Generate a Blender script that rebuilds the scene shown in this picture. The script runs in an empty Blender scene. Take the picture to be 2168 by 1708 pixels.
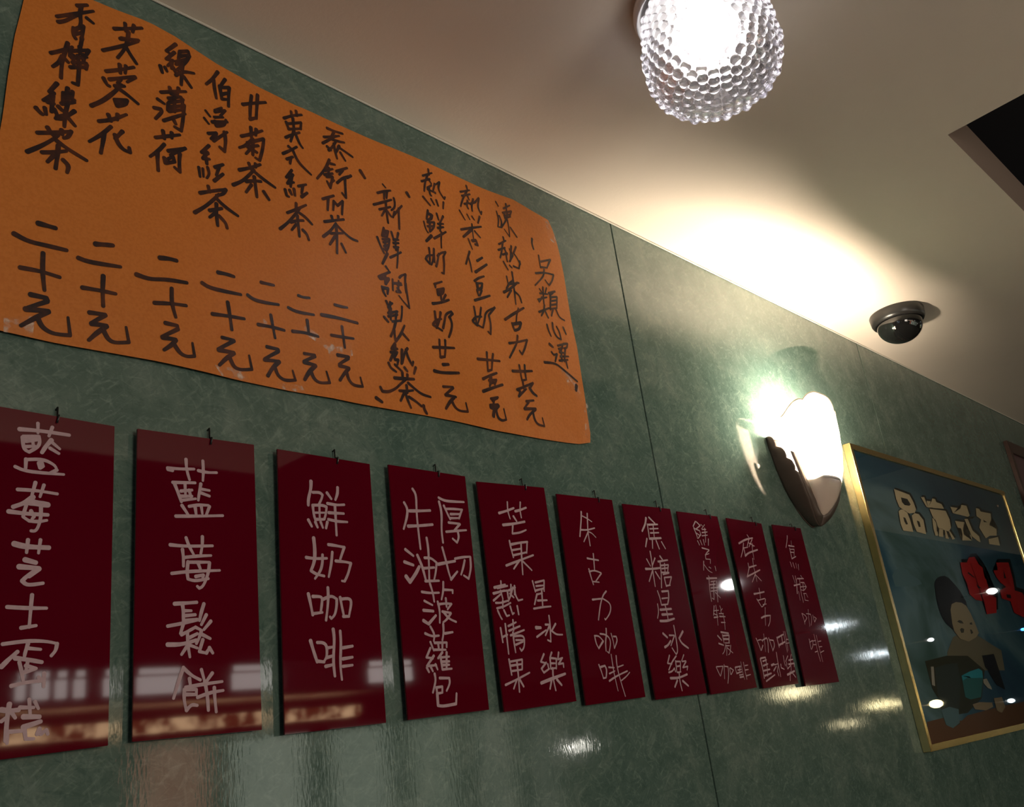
import bpy, bmesh, math, random
from mathutils import Vector, Matrix
random.seed(7)
C = bpy.context.scene.collection
SC = bpy.context.scene
PI = math.pi

# ------------------------------------------------------------------ camera
# world: X along the green wall (to the right, away), Y into the wall (wall face y = 1),
# Z up, camera at the origin (1.35 m above the floor). Calibrated from the wall's joints,
# sign edges and ceiling line.
FPX, CX, CY = 1958.0, 1084.0, 854.0
R = Matrix(((0.69789101, 0.16844664, 0.6961134),
            (-0.70549549, 0.32913128, 0.62765334),
            (-0.12338659, -0.92913849, 0.34853611)))
cam_d = bpy.data.cameras.new('camera')
cam = bpy.data.objects.new('camera', cam_d); C.objects.link(cam)
cam_d.sensor_fit = 'HORIZONTAL'; cam_d.sensor_width = 36.0
cam_d.lens = FPX / 2168.0 * 36.0
cam_d.clip_start = 0.02
rt = R @ Vector((1, 0, 0)); up = R @ Vector((0, -1, 0)); bk = R @ Vector((0, 0, -1))
M3 = Matrix((rt, up, bk)).transposed()
cam.matrix_world = M3.to_4x4()
SC.camera = cam

# ------------------------------------------------------------------ exposure, world
SC.view_settings.view_transform = 'Standard'
SC.view_settings.look = 'None'
SC.view_settings.exposure = 0.0
SC.view_settings.gamma = 1.0
SC.view_settings.use_curve_mapping = False
world = bpy.data.worlds.new('world'); SC.world = world
world.use_nodes = True
world.node_tree.nodes['Background'].inputs[0].default_value = (0.55, 0.62, 0.7, 1)
world.node_tree.nodes['Background'].inputs[1].default_value = 0.02

def area(name, loc, target, sx, sy, power, col):
    d = bpy.data.lights.new(name, 'AREA'); d.shape = 'RECTANGLE'
    d.size = sx; d.size_y = sy; d.energy = power; d.color = col
    o = bpy.data.objects.new(name, d); C.objects.link(o)
    o.location = loc
    o.rotation_euler = (Vector(target) - Vector(loc)).to_track_quat('-Z', 'Y').to_euler()
    return o
# added unseen fill lights: warm behind the camera, cool far back left
area('warm_fill', (0.45, -2.2, 0.35), (1.6, 1.0, 0.6), 0.9, 1.0, 30.0, (1.0, 0.88, 0.74))
area('cool_fill', (-2.3, -0.6, 0.0), (0.3, 1.0, 0.4), 1.0, 1.2, 3.0, (0.55, 0.78, 1.0))

H = 1.058          # ceiling
FL = -1.35         # floor

# ------------------------------------------------------------------ helpers
def ray(px, py): return R @ Vector((px - CX, py - CY, FPX))
def aty(px, py, y):
    r = ray(px, py); k = y / r[1]; return Vector((r[0] * k, y, r[2] * k))
def tag(o, label=None, cat=None, group=None, kind=None):
    if label: o['label'] = label
    if cat: o['category'] = cat
    if group: o['group'] = group
    if kind: o['kind'] = kind
    return o
def empty(name, loc=(0, 0, 0)):
    o = bpy.data.objects.new(name, None); C.objects.link(o); o.location = loc
    o.empty_display_size = 0.05; return o
def link(name, me, parent=None, smooth=False):
    o = bpy.data.objects.new(name, me); C.objects.link(o)
    if parent is not None:
        o.parent = parent
        o.matrix_parent_inverse = Matrix.Translation(parent.location).inverted()
    if smooth:
        for p in me.polygons: p.use_smooth = True
    return o
def mesh(name, verts, faces, mats, parent=None, smooth=False, mi=None):
    me = bpy.data.meshes.new(name); me.from_pydata([tuple(v) for v in verts], [], faces)
    if not isinstance(mats, (list, tuple)): mats = [mats]
    for m in mats: me.materials.append(m)
    if mi:
        for p, i in zip(me.polygons, mi): p.material_index = i
    me.update()
    return link(name, me, parent, smooth)
def box(name, a, b, mat, parent=None, bevel=0.0):
    bm = bmesh.new(); bmesh.ops.create_cube(bm, size=1)
    for v in bm.verts:
        v.co = Vector([(a[i] + b[i]) / 2 + v.co[i] * (b[i] - a[i]) for i in range(3)])
    if bevel: bmesh.ops.bevel(bm, geom=bm.edges[:], offset=bevel, segments=2, affect='EDGES')
    me = bpy.data.meshes.new(name); bm.to_mesh(me); bm.free(); me.materials.append(mat)
    return link(name, me, parent)
def hexa(name, q0, q1, mat, parent=None, bevel=0.0):
    """solid between two quads (front q0, back q1)"""
    v = list(q0) + list(q1)
    f = [(0, 1, 2, 3), (7, 6, 5, 4)] + [(i, i + 4, (i + 1) % 4 + 4, (i + 1) % 4) for i in range(4)]
    me = bpy.data.meshes.new(name); me.from_pydata([tuple(p) for p in v], [], f)
    bm = bmesh.new(); bm.from_mesh(me); bmesh.ops.recalc_face_normals(bm, faces=bm.faces)
    if bevel: bmesh.ops.bevel(bm, geom=bm.edges[:], offset=bevel, segments=2, affect='EDGES')
    bm.to_mesh(me); bm.free(); me.materials.append(mat)
    return link(name, me, parent)
def lathe(name, prof, center, mat, parent=None, n=64, smooth=True, close=False, disp=None):
    vs, fs = [], []
    m = len(prof)
    for i in range(n):
        a = 2 * PI * i / n
        for j, (r, z) in enumerate(prof):
            if disp: r, z = disp(a, j, r, z)
            vs.append((center[0] + r * math.cos(a), center[1] + r * math.sin(a), center[2] + z))
    for i in range(n):
        k = (i + 1) % n
        for j in range(m - 1):
            fs.append((i * m + j, k * m + j, k * m + j + 1, i * m + j + 1))
    me = bpy.data.meshes.new(name); me.from_pydata(vs, [], fs)
    bm = bmesh.new(); bm.from_mesh(me)
    bmesh.ops.remove_doubles(bm, verts=bm.verts, dist=1e-6)
    bmesh.ops.recalc_face_normals(bm, faces=bm.faces)
    bm.to_mesh(me); bm.free(); me.materials.append(mat)
    return link(name, me, parent, smooth)
def tube(name, pts, r, mat, parent=None, n=10):
    pts = [Vector(p) for p in pts]; vs, fs = [], []
    for i, p in enumerate(pts):
        d = (pts[min(i + 1, len(pts) - 1)] - pts[max(i - 1, 0)]).normalized()
        u = d.orthogonal().normalized(); w = d.cross(u)
        if i: 
            u = (pu - d * pu.dot(d)).normalized(); w = d.cross(u)
        pu = u
        for k in range(n):
            a = 2 * PI * k / n; vs.append(p + (u * math.cos(a) + w * math.sin(a)) * r)
    for i in range(len(pts) - 1):
        for k in range(n):
            fs.append((i * n + k, i * n + (k + 1) % n, (i + 1) * n + (k + 1) % n, (i + 1) * n + k))
    fs.append(tuple(range(n - 1, -1, -1))); fs.append(tuple(range((len(pts) - 1) * n, len(pts) * n)))
    return mesh(name, vs, fs, mat, parent, True)

# ------------------------------------------------------------------ materials
def s2l(c):
    f = lambda v: v / 12.92 if v <= 0.04045 else ((v + 0.055) / 1.055) ** 2.4
    return tuple(f(v / 255) for v in c) + (1,)
def mat(name, col, rough=0.5, metal=0.0, spec=0.5, **kw):
    m = bpy.data.materials.new(name); m.use_nodes = True
    b = m.node_tree.nodes['Principled BSDF']
    b.inputs['Base Color'].default_value = col if len(col) == 4 else tuple(col) + (1,)
    b.inputs['Roughness'].default_value = rough
    b.inputs['Metallic'].default_value = metal
    b.inputs['Specular IOR Level'].default_value = spec
    for k, v in kw.items(): b.inputs[k.replace('_', ' ')].default_value = v
    return m
class NT:
    def __init__(s, m): s.t = m.node_tree; s.n = s.t.nodes; s.b = s.n['Principled BSDF']
    def add(s, ty, **kw):
        n = s.n.new(ty)
        for k, v in kw.items(): setattr(n, k, v)
        return n
    def l(s, a, b): s.t.links.new(a, b)
    def noise(s, scale, detail=4, rough=0.5, dist=0.0, vec=None):
        n = s.add('ShaderNodeTexNoise'); n.inputs['Scale'].default_value = scale
        n.inputs['Detail'].default_value = detail; n.inputs['Roughness'].default_value = rough
        n.inputs['Distortion'].default_value = dist
        if vec: s.l(vec, n.inputs['Vector'])
        return n
    def ramp(s, fac, stops):
        n = s.add('ShaderNodeValToRGB'); e = n.color_ramp.elements
        while len(e) < len(stops): e.new(0.5)
        for i, (p, c) in enumerate(stops): e[i].position = p; e[i].color = c
        s.l(fac, n.inputs[0]); return n
    def mix(s, fac, a, b, mode='MIX'):
        n = s.add('ShaderNodeMix', data_type='RGBA', blend_type=mode)
        for v, i in ((fac, 0), (a, 6), (b, 7)):
            if isinstance(v, (float, int)): n.inputs[i].default_value = v
            elif isinstance(v, tuple): n.inputs[i].default_value = v
            else: s.l(v, n.inputs[i])
        return n.outputs[2]
    def mapping(s, scale=(1, 1, 1), rot=(0, 0, 0), vec=None):
        n = s.add('ShaderNodeMapping'); n.vector_type = 'TEXTURE'; n.inputs['Scale'].default_value = tuple(1 / q for q in scale)
        n.inputs['Rotation'].default_value = rot
        s.l(vec if vec else s.obj(), n.inputs[0]); return n.outputs[0]
    def obj(s):
        if not hasattr(s, 'tc'): s.tc = s.add('ShaderNodeTexCoord')
        return s.tc.outputs['Object']
    def bump(s, h, strength, dist=0.001):
        n = s.add('ShaderNodeBump'); n.inputs['Strength'].default_value = strength
        n.inputs['Distance'].default_value = dist; s.l(h, n.inputs['Height'])
        s.l(n.outputs[0], s.b.inputs['Normal']); return n

def g(v): return (v, v, v, 1)
def laminate():
    m = mat('green_marbled_laminate', (0.07, 0.13, 0.1), 0.1, 0, 0.5)
    t = NT(m); o = t.obj()
    n1 = t.noise(11, 7, 0.68, 0.9, o)
    c1 = t.ramp(n1.outputs[0], [(0.30, (0.058, 0.102, 0.084, 1)), (0.5, (0.094, 0.143, 0.117, 1)), (0.70, (0.152, 0.200, 0.168, 1))])
    col = c1.outputs[0]
    big = t.noise(2.6, 3, 0.5, 0.3, o)
    col = t.mix(t.ramp(big.outputs[0], [(0.35, g(0.0)), (0.7, g(0.45))]).outputs[0], col, (0.072, 0.124, 0.105, 1))
    for k_, (rot, sc) in enumerate(((0.6, 1.0), (-0.7, 1.2), (1.35, 0.9), (-0.15, 1.1), (2.4, 0.8))):
        v = t.mapping((34 * sc, 34, 130 * sc), (0, rot, 0))
        f = t.noise(1.0, 3, 0.6, 1.1, v)
        r = t.ramp(f.outputs[0], [(0.58, g(0)), (0.74, g(0.30))])
        col = t.mix(r.outputs[0], col, (0.26, 0.34, 0.29, 1))
        v2 = t.mapping((36 * sc, 36, 120 * sc), (0, rot + 0.9, 0))
        f2 = t.noise(1.1, 3, 0.6, 1.1, v2)
        r2 = t.ramp(f2.outputs[0], [(0.28, g(0.35)), (0.42, g(0))])
        col = t.mix(r2.outputs[0], col, (0.038, 0.078, 0.064, 1))
    t.l(col, t.b.inputs['Base Color'])
    nr = t.noise(40, 3, 0.5, 0, o)
    rr = t.ramp(nr.outputs[0], [(0.3, g(0.04)), (0.7, g(0.085))])
    t.l(rr.outputs[0], t.b.inputs['Roughness'])
    nb = t.noise(1.0, 2, 0.5, 0, t.mapping((260, 260, 70)))
    t.bump(nb.outputs[0], 0.03, 0.002)
    return m
M = {}
M['laminate'] = laminate()
M['joint'] = mat('joint_black', (0.006, 0.008, 0.006), 0.7)
def plaster(name, col, b=0.25):
    m = mat(name, col, 0.75, 0, 0.3); t = NT(m)
    n = t.noise(3.0, 5, 0.6, 0, t.obj())
    c = t.mix(n.outputs[0], tuple(x * 0.94 for x in col[:3]) + (1,), tuple(min(1, x * 1.05) for x in col[:3]) + (1,))
    t.l(c, t.b.inputs['Base Color'])
    n2 = t.noise(120, 4, 0.6, 0, t.obj()); t.bump(n2.outputs[0], b, 0.001)
    return m
M['ceiling'] = plaster('ceiling_paint', (0.75, 0.66, 0.56, 1))
M['caulk'] = plaster('caulk_white', (0.66, 0.63, 0.55, 1))
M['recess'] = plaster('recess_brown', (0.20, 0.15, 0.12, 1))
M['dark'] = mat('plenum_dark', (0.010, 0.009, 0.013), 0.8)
M['roomwall'] = plaster('room_wall', (0.05, 0.045, 0.045, 1))
M['floor'] = plaster('floor_tile', (0.10, 0.075, 0.06, 1))
M['white'] = plaster('white_laminate', (0.7, 0.69, 0.66, 1), 0.05)

def paper():
    m = mat('orange_paper', (0.56, 0.17, 0.024), 0.42, 0, 0.35); t = NT(m); o = t.obj()
    n = t.noise(2.2, 4, 0.6, 0.3, o)
    c = t.mix(n.outputs[0], (0.50, 0.135, 0.016, 1), (0.57, 0.18, 0.026, 1))
    n3 = t.noise(260, 2, 0.5, 0, o)
    c = t.mix(0.08, c, t.ramp(n3.outputs[0], [(0.35, (0.2, 0.05, 0.0, 1)), (0.6, (0.8, 0.35, 0.1, 1))]).outputs[0])
    t.l(c, t.b.inputs['Base Color'])
    n2 = t.noise(7, 4, 0.55, 0.4, o); t.bump(n2.outputs[0], 0.35, 0.006)
    return m
M['paper'] = paper()
def ink():
    m = mat('marker_ink', (0.022, 0.009, 0.008), 0.35, 0, 0.4); t = NT(m)
    n = t.noise(38, 3, 0.6, 0.2, t.obj())
    r = t.ramp(n.outputs[0], [(0.42, (0.018, 0.008, 0.009, 1)), (0.72, (0.085, 0.022, 0.008, 1))])
    t.l(r.outputs[0], t.b.inputs['Base Color']); return m
M['ink'] = ink()
def acrylic():
    m = mat('red_acrylic', (0.16, 0.0035, 0.008), 0.035, 0, 0.5); t = NT(m)
    n = t.noise(3, 2, 0.5, 0, t.obj())
    t.l(t.mix(n.outputs[0], (0.075, 0.0008, 0.007, 1), (0.100, 0.0015, 0.009, 1)), t.b.inputs['Base Color'])
    return m
M['red'] = acrylic()
def paint():
    m = mat('white_paint_marker', (0.62, 0.42, 0.44), 0.55); t = NT(m)
    n = t.noise(120, 3, 0.6, 0, t.obj())
    t.l(t.mix(n.outputs[0], (0.32, 0.20, 0.225, 1), (0.50, 0.35, 0.375, 1)), t.b.inputs['Base Color'])
    return m
M['paint'] = paint()
M['black'] = mat('black_wire', (0.008, 0.008, 0.008), 0.4)
M['screw'] = mat('screw_steel', (0.25, 0.23, 0.2), 0.35, 1.0)
def gold():
    m = mat('brushed_gold', (0.72, 0.52, 0.20), 0.24, 1.0); t = NT(m)
    n = t.noise(1.0, 3, 0.6, 0, t.mapping((400, 400, 6)))
    t.l(t.mix(n.outputs[0], (0.62, 0.42, 0.14, 1), (0.80, 0.62, 0.28, 1)), t.b.inputs['Base Color'])
    t.bump(n.outputs[0], 0.05, 0.001); return m
M['gold'] = gold()
M['bronze'] = mat('dark_bronze', (0.13, 0.095, 0.075), 0.42, 0.2)
M['wood'] = mat('dark_brown_wood', (0.045, 0.016, 0.008), 0.35)
M['maroon'] = mat('maroon_board', (0.10, 0.045, 0.05), 0.3)
M['camblack'] = mat('camera_plastic', (0.014, 0.013, 0.012), 0.33)
M['camdome'] = mat('smoked_dome', (0.006, 0.006, 0.006), 0.03, 0, 0.8)
M['lens'] = mat('lens_black', (0.002, 0.002, 0.002), 0.05)
M['enamel'] = mat('white_enamel', (0.85, 0.84, 0.82), 0.3)

def emit(name, col, s):
    m = bpy.data.materials.new(name); m.use_nodes = True
    nt = m.node_tree; nt.nodes.clear()
    e = nt.nodes.new('ShaderNodeEmission'); e.inputs[0].default_value = tuple(col) + (1,); e.inputs[1].default_value = s
    o = nt.nodes.new('ShaderNodeOutputMaterial'); nt.links.new(e.outputs[0], o.inputs[0]); return m
def opal():
    m = bpy.data.materials.new('opal_glass'); m.use_nodes = True
    nt = m.node_tree; nt.nodes.clear()
    d = nt.nodes.new('ShaderNodeBsdfDiffuse'); d.inputs[0].default_value = (0.78, 0.70, 0.63, 1)
    tr = nt.nodes.new('ShaderNodeBsdfTranslucent'); tr.inputs[0].default_value = (0.86, 0.78, 0.68, 1)
    mx = nt.nodes.new('ShaderNodeMixShader'); mx.inputs[0].default_value = 0.5
    gl = nt.nodes.new('ShaderNodeBsdfGlossy'); gl.inputs['Roughness'].default_value = 0.12
    fr = nt.nodes.new('ShaderNodeFresnel'); fr.inputs[0].default_value = 1.45
    m2 = nt.nodes.new('ShaderNodeMixShader'); o = nt.nodes.new('ShaderNodeOutputMaterial')
    L = nt.links.new
    L(d.outputs[0], mx.inputs[1]); L(tr.outputs[0], mx.inputs[2]); L(fr.outputs[0], m2.inputs[0])
    L(mx.outputs[0], m2.inputs[1]); L(gl.outputs[0], m2.inputs[2]); L(m2.outputs[0], o.inputs[0])
    return m
M['opal'] = opal()
def clearglass(name, tint, transp, rough=0.02):
    m = bpy.data.materials.new(name); m.use_nodes = True
    nt = m.node_tree; nt.nodes.clear(); L = nt.links.new
    gl = nt.nodes.new('ShaderNodeBsdfGlass'); gl.inputs['IOR'].default_value = 1.45
    gl.inputs['Roughness'].default_value = rough; gl.inputs[0].default_value = tint
    tr = nt.nodes.new('ShaderNodeBsdfTransparent'); tr.inputs[0].default_value = tint
    mx = nt.nodes.new('ShaderNodeMixShader'); mx.inputs[0].default_value = transp
    o = nt.nodes.new('ShaderNodeOutputMaterial')
    L(gl.outputs[0], mx.inputs[1]); L(tr.outputs[0], mx.inputs[2]); L(mx.outputs[0], o.inputs[0])
    return m
M['bubble'] = clearglass('bubble_glass', (0.97, 0.97, 1.0, 1), 0.35)
def pane():
    m = bpy.data.materials.new('picture_glass'); m.use_nodes = True
    nt = m.node_tree; nt.nodes.clear(); L = nt.links.new
    tr = nt.nodes.new('ShaderNodeBsdfTransparent'); tr.inputs[0].default_value = (0.95, 0.97, 0.95, 1)
    gl = nt.nodes.new('ShaderNodeBsdfGlossy'); gl.inputs['Roughness'].default_value = 0.015
    fr = nt.nodes.new('ShaderNodeFresnel'); fr.inputs[0].default_value = 1.5
    mu = nt.nodes.new('ShaderNodeMath'); mu.operation = 'MULTIPLY'; mu.inputs[1].default_value = 1.3
    mx = nt.nodes.new('ShaderNodeMixShader'); o = nt.nodes.new('ShaderNodeOutputMaterial')
    L(fr.outputs[0], mu.inputs[0]); L(mu.outputs[0], mx.inputs[0])
    L(tr.outputs[0], mx.inputs[1]); L(gl.outputs[0], mx.inputs[2]); L(mx.outputs[0], o.inputs[0])
    return m
M['pane'] = pane()
def tapemat():
    m = bpy.data.materials.new('clear_tape'); m.use_nodes = True
    nt = m.node_tree; nt.nodes.clear(); L = nt.links.new
    tr = nt.nodes.new('ShaderNodeBsdfTransparent')
    gl = nt.nodes.new('ShaderNodeBsdfGlossy'); gl.inputs['Roughness'].default_value = 0.2
    di = nt.nodes.new('ShaderNodeBsdfDiffuse'); di.inputs[0].default_value = (0.8, 0.62, 0.48, 1)
    a = nt.nodes.new('ShaderNodeMixShader'); b = nt.nodes.new('ShaderNodeMixShader')
    tc = nt.nodes.new('ShaderNodeTexCoord'); n = nt.nodes.new('ShaderNodeTexNoise'); n.inputs['Scale'].default_value = 70
    n.inputs['Detail'].default_value = 6
    r = nt.nodes.new('ShaderNodeValToRGB'); r.color_ramp.elements[0].position = 0.52; r.color_ramp.elements[1].position = 0.68
    r.color_ramp.elements[0].color = (0.04,) * 3 + (1,); r.color_ramp.elements[1].color = (0.75,) * 3 + (1,)
    o = nt.nodes.new('ShaderNodeOutputMaterial')
    L(tc.outputs['Object'], n.inputs['Vector']); L(n.outputs[0], r.inputs[0]); L(r.outputs[0], a.inputs[0])
    a2 = nt.nodes.new('ShaderNodeMixShader'); a2.inputs[0].default_value = 0.15
    L(di.outputs[0], a2.inputs[1]); L(gl.outputs[0], a2.inputs[2])
    L(tr.outputs[0], a.inputs[1]); L(a2.outputs[0], a.inputs[2]); L(a.outputs[0], o.inputs[0])
    return m
M['tape'] = tapemat()

# ------------------------------------------------------------------ room shell
wall = box('wall_left', (-2.6, 1.006, FL), (15.5, 1.12, H + 0.12), M['joint']); tag(wall, kind='structure')
xs = [-2.6, 1.509, 2.749, 3.989, 5.229, 6.469, 7.709, 8.949, 10.189, 11.429, 12.669, 13.909, 15.5]
for i in range(len(xs) - 1):
    gap = 0.0019
    box('panel', (xs[i] + gap, 1.0, FL), (xs[i + 1] - gap, 1.006, H), M['laminate'], wall, 0.0006)
def slab(name, x0, y0, x1, y1, z0, z1, m, **k):
    o = box(name, (x0, y0, z0), (x1, y1, z1), m, **k); return o
# ceiling slab with an open dark recess (x > 1.843, y < .377)
poly = [(-2.6, 1.006), (-2.6, -0.9), (1.843, -0.9), (1.815, 0.377), (4.6, 0.377), (4.6, -0.45), (15.5, -0.45), (15.5, 1.006)]
poly = [(-2.6, 1.006), (-2.6, -0.9), (1.78, -0.9), (1.843, 0.377), (4.6, 0.377), (4.6, -0.45), (15.5, -0.45), (15.5, 1.006)]
vs = [(x, y, H) for x, y in poly] + [(x, y, H + 0.118) for x, y in poly]
n = len(poly)
fs = [tuple(range(n)), tuple(range(2 * n - 1, n - 1, -1))] + [(i, i + n, (i + 1) % n + n, (i + 1) % n) for i in range(n)]
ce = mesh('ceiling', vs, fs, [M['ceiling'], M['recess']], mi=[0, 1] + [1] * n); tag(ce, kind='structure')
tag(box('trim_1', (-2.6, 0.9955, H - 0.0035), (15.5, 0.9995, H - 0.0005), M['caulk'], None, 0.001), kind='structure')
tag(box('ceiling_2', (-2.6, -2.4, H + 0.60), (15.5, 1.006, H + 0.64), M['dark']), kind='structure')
tag(box('wall_right', (-2.6, -2.5, FL), (15.5, -2.4, H + 0.6), M['roomwall']), kind='structure')
tag(box('wall_back', (-2.7, -2.5, FL), (-2.6, 1.12, H + 0.6), M['roomwall']), kind='structure')
tag(box('wall_front', (15.5, -2.5, FL), (15.6, 1.12, H + 0.6), M['roomwall']), kind='structure')
tag(box('floor', (-2.7, -2.5, FL - 0.05), (15.6, 1.12, FL), M['floor']), kind='structure')

GAP = [0.0032]
# ------------------------------------------------------------------ handwriting
# each block: crop origin x, y, crop scale, pen width in mm; strokes "pts" separated by ';', optional "w:" width factor
def strokes(txt):
    out = []
    for s in txt.replace('\n', ' ').split(';'):
        s = s.strip()
        if not s: continue
        w = 1.0
        if ':' in s: a, s = s.split(':'); w = float(a)
        out.append((w, [tuple(float(v) for v in p.split(',')) for p in s.split()]))
    return out
def smooth_pts(P):
    for _ in range(2):
        if len(P) < 3: return P
        Q = [P[0]]
        for i in range(1, len(P) - 1):
            a, b, c = P[i - 1], P[i], P[i + 1]
            d1 = (b - a); d2 = (c - b)
            if d1.length < 1e-7 or d2.length < 1e-7: continue
            if d1.angle(d2) < math.radians(62):
                Q += [a.lerp(b, 0.75), b.lerp(c, 0.25)]
            else: Q.append(b)
        Q.append(P[-1]); P = Q
    return P
def lettering(blocks, ysurf, mat_, parent, name='character'):
    """every stroke is one flat ribbon with round ends; strokes that touch or nearly touch form one character part"""
    st = []
    for ox, oy, sc, wmm, txt in blocks:
        for w, pts in strokes(txt):
            P = []
            for x, y in pts:
                px, py = ox + x / sc, oy + y / sc
                p = aty(px, py, 0.992); yy = ysurf(p.x, p.z); p = aty(px, py, yy)
                P.append(Vector((p.x, p.z)))
            P = smooth_pts(P)
            runs = [[P[0]]]
            for i in range(1, len(P)):
                runs[-1].append(P[i])
                if 0 < i < len(P) - 1 and (P[i] - P[i - 1]).length > 1e-7 and (P[i + 1] - P[i]).length > 1e-7 \
                        and (P[i] - P[i - 1]).angle(P[i + 1] - P[i]) > math.radians(50):
                    runs.append([P[i]])
            st.append((wmm * 0.0005 * w, runs, P))
    # cluster strokes into characters
    n = len(st); par = list(range(n))
    def find(a):
        while par[a] != a: a = par[a]
        return a
    dense = []
    for r, runs, P in st:
        D = []
        for a, b in zip(P, P[1:]):
            k = max(1, int((b - a).length / 0.003)); D += [a.lerp(b, t / k) for t in range(k + 1)]
        dense.append(D)
    xs_ = [p for D in dense for p in D]
    gap = GAP[0]
    for i in range(n):
        for j in range(i):
            if find(i) == find(j): continue
            lim = gap + st[i][0] + st[j][0]
            if any((a - b).length < lim for a in dense[i] for b in dense[j]): par[find(i)] = find(j)
    groups = {}
    for i in range(n): groups.setdefault(find(i), []).append(i)
    k = 0
    for ids in groups.values():
        vs, fs = [], []
        for i in ids:
            r0, runs, _ = st[i]
            tot = sum((b - a).length for a, b in zip(_, _[1:])) or 1; acc = 0
            for run in runs:
                k += 1; dy = (0.0009 if mat_ is M['ink'] else 0.0003) + (k % 9) * 0.000022
                Q = [run[0]]
                for p in run[1:]:
                    if (p - Q[-1]).length > 1e-5: Q.append(p)
                if len(Q) < 2: continue
                L_, R_ = [], []
                for q in range(len(Q)):
                    if q: acc += (Q[q] - Q[q - 1]).length
                    t = acc / tot; r = r0 * (1.08 - 0.24 * t + 0.07 * math.sin(k * 2.1 + t * 7))
                    if q == 0: d = (Q[1] - Q[0]).normalized(); f = 1
                    elif q == len(Q) - 1: d = (Q[q] - Q[q - 1]).normalized(); f = 1
                    else:
                        a = (Q[q] - Q[q - 1]).normalized(); b = (Q[q + 1] - Q[q]).normalized(); d = (a + b).normalized(); f = 1 / max(0.7, d.dot(a))
                    u = Vector((-d.y, d.x)) * r * f
                    L_.append(Q[q] + u); R_.append(Q[q] - u)
                    if q == 0: ra = r; da = d
                    rb = r; db = d
                def put(p): vs.append((p.x, ysurf(p.x, p.y) - dy, p.y)); return len(vs) - 1
                li = [put(p) for p in L_]; ri = [put(p) for p in R_]
                for q in range(len(Q) - 1): fs.append((li[q], ri[q], ri[q + 1], li[q + 1]))
                def cap(c, d, r, a, b):
                    u = Vector((-d.y, d.x)); ids_ = [a]
                    for m_ in range(1, 6):
                        th = PI * m_ / 6; ids_.append(put(c + u * (r * math.cos(th)) - d * (r * 0.9 * math.sin(th))))
                    ids_.append(b); fs.append(tuple(ids_))
                cap(Q[0], da, ra, li[0], ri[0]); cap(Q[-1], -db, rb, ri[-1], li[-1])
        mesh(name, vs, fs, mat_, parent)

# ------------------------------------------------------------------ orange paper menu
def paper_y(x, z):
    return 0.9955 - 0.0012 * math.sin(x * 9 + 1.0) * math.sin(z * 7) - 0.0007 * math.sin(x * 23 + z * 5) - 0.0006
def polyline_sample(pts, n):
    P = [Vector(p) for p in pts]; L = [0]
    for a, b in zip(P, P[1:]): L.append(L[-1] + (b - a).length)
    out = []
    for i in range(n + 1):
        s = L[-1] * i / n; k = 0
        while k < len(P) - 2 and L[k + 1] < s: k += 1
        t = (s - L[k]) / (L[k + 1] - L[k]); out.append(P[k].lerp(P[k + 1], min(1, t)))
    return out
def W(pts): 
    r = []
    for p in pts:
        q = aty(p[0], p[1], 0.995); r.append((q.x, q.z))
    return r
top = W([(61, -57), (120, -30), (203, 3), (243, 20), (315, 46), (372, 77), (458, 134), (543, 183), (620, 222), (652, 235), (711, 262), (781, 293), (898, 342), (1029, 401), (1087, 423), (1128, 448), (1160, 466)])
right = W([(1160, 466), (1172, 492), (1183, 531), (1193, 580), (1209, 680), (1221, 734), (1231, 800), (1238, 843), (1243, 880), (1250, 923), (1249, 937)])
bottom = W([(-75, 690), (0, 700), (58, 713), (117, 726), (234, 747), (337, 766), (439, 789), (500, 804), (623, 829), (705, 843), (760, 855), (900, 879), (971, 893), (1050, 912), (1147, 929), (1200, 937), (1226, 940), (1249, 937)])
left = W([(61, -57), (50, 3), (31, 77), (17, 160), (6, 243), (-75, 690)])
NU, NV = 60, 24
T, B = polyline_sample(top, NU), polyline_sample(bottom, NU)
Lf, Rt = polyline_sample(left, NV), polyline_sample(right, NV)
vs, fs = [], []
for j in range(NV + 1):
    v = j / NV
    for i in range(NU + 1):
        u = i / NU
        p = T[i] * (1 - v) + B[i] * v + Lf[j] * (1 - u) + Rt[j] * u \
            - (T[0] * (1 - u) * (1 - v) + T[-1] * u * (1 - v) + B[0] * (1 - u) * v + B[-1] * u * v)
        vs.append((p.x, paper_y(p.x, p.y), p.y))
for j in range(NV):
    for i in range(NU):
        a = j * (NU + 1) + i; fs.append((a, a + NU + 1, a + NU + 2, a + 1))
om = empty('paper_menu', (0.8, 0.995, 0.5))
tag(om, 'wide orange paper menu with handwritten black Chinese prices taped high on the green wall', 'poster')
sheet = mesh('sheet', vs, fs, M['paper'], om, False)
sm = sheet.modifiers.new('thickness', 'SOLIDIFY'); sm.thickness = 0.0003; sm.offset = 1
AO = (0, 0, 3.4968, 5.7); BO = (0, 400, 3.416, 5.4); CO = (500, 150, 4.27, 5.1); DO = (500, 550, 4.88, 5.2)
EO = (760, 330, 5.889, 4.6); FO = (760, 600, 5.693, 4.9); GO = (980, 400, 6.1, 4.5); HO = (980, 660, 5.693, 4.8)
cols = []
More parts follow.
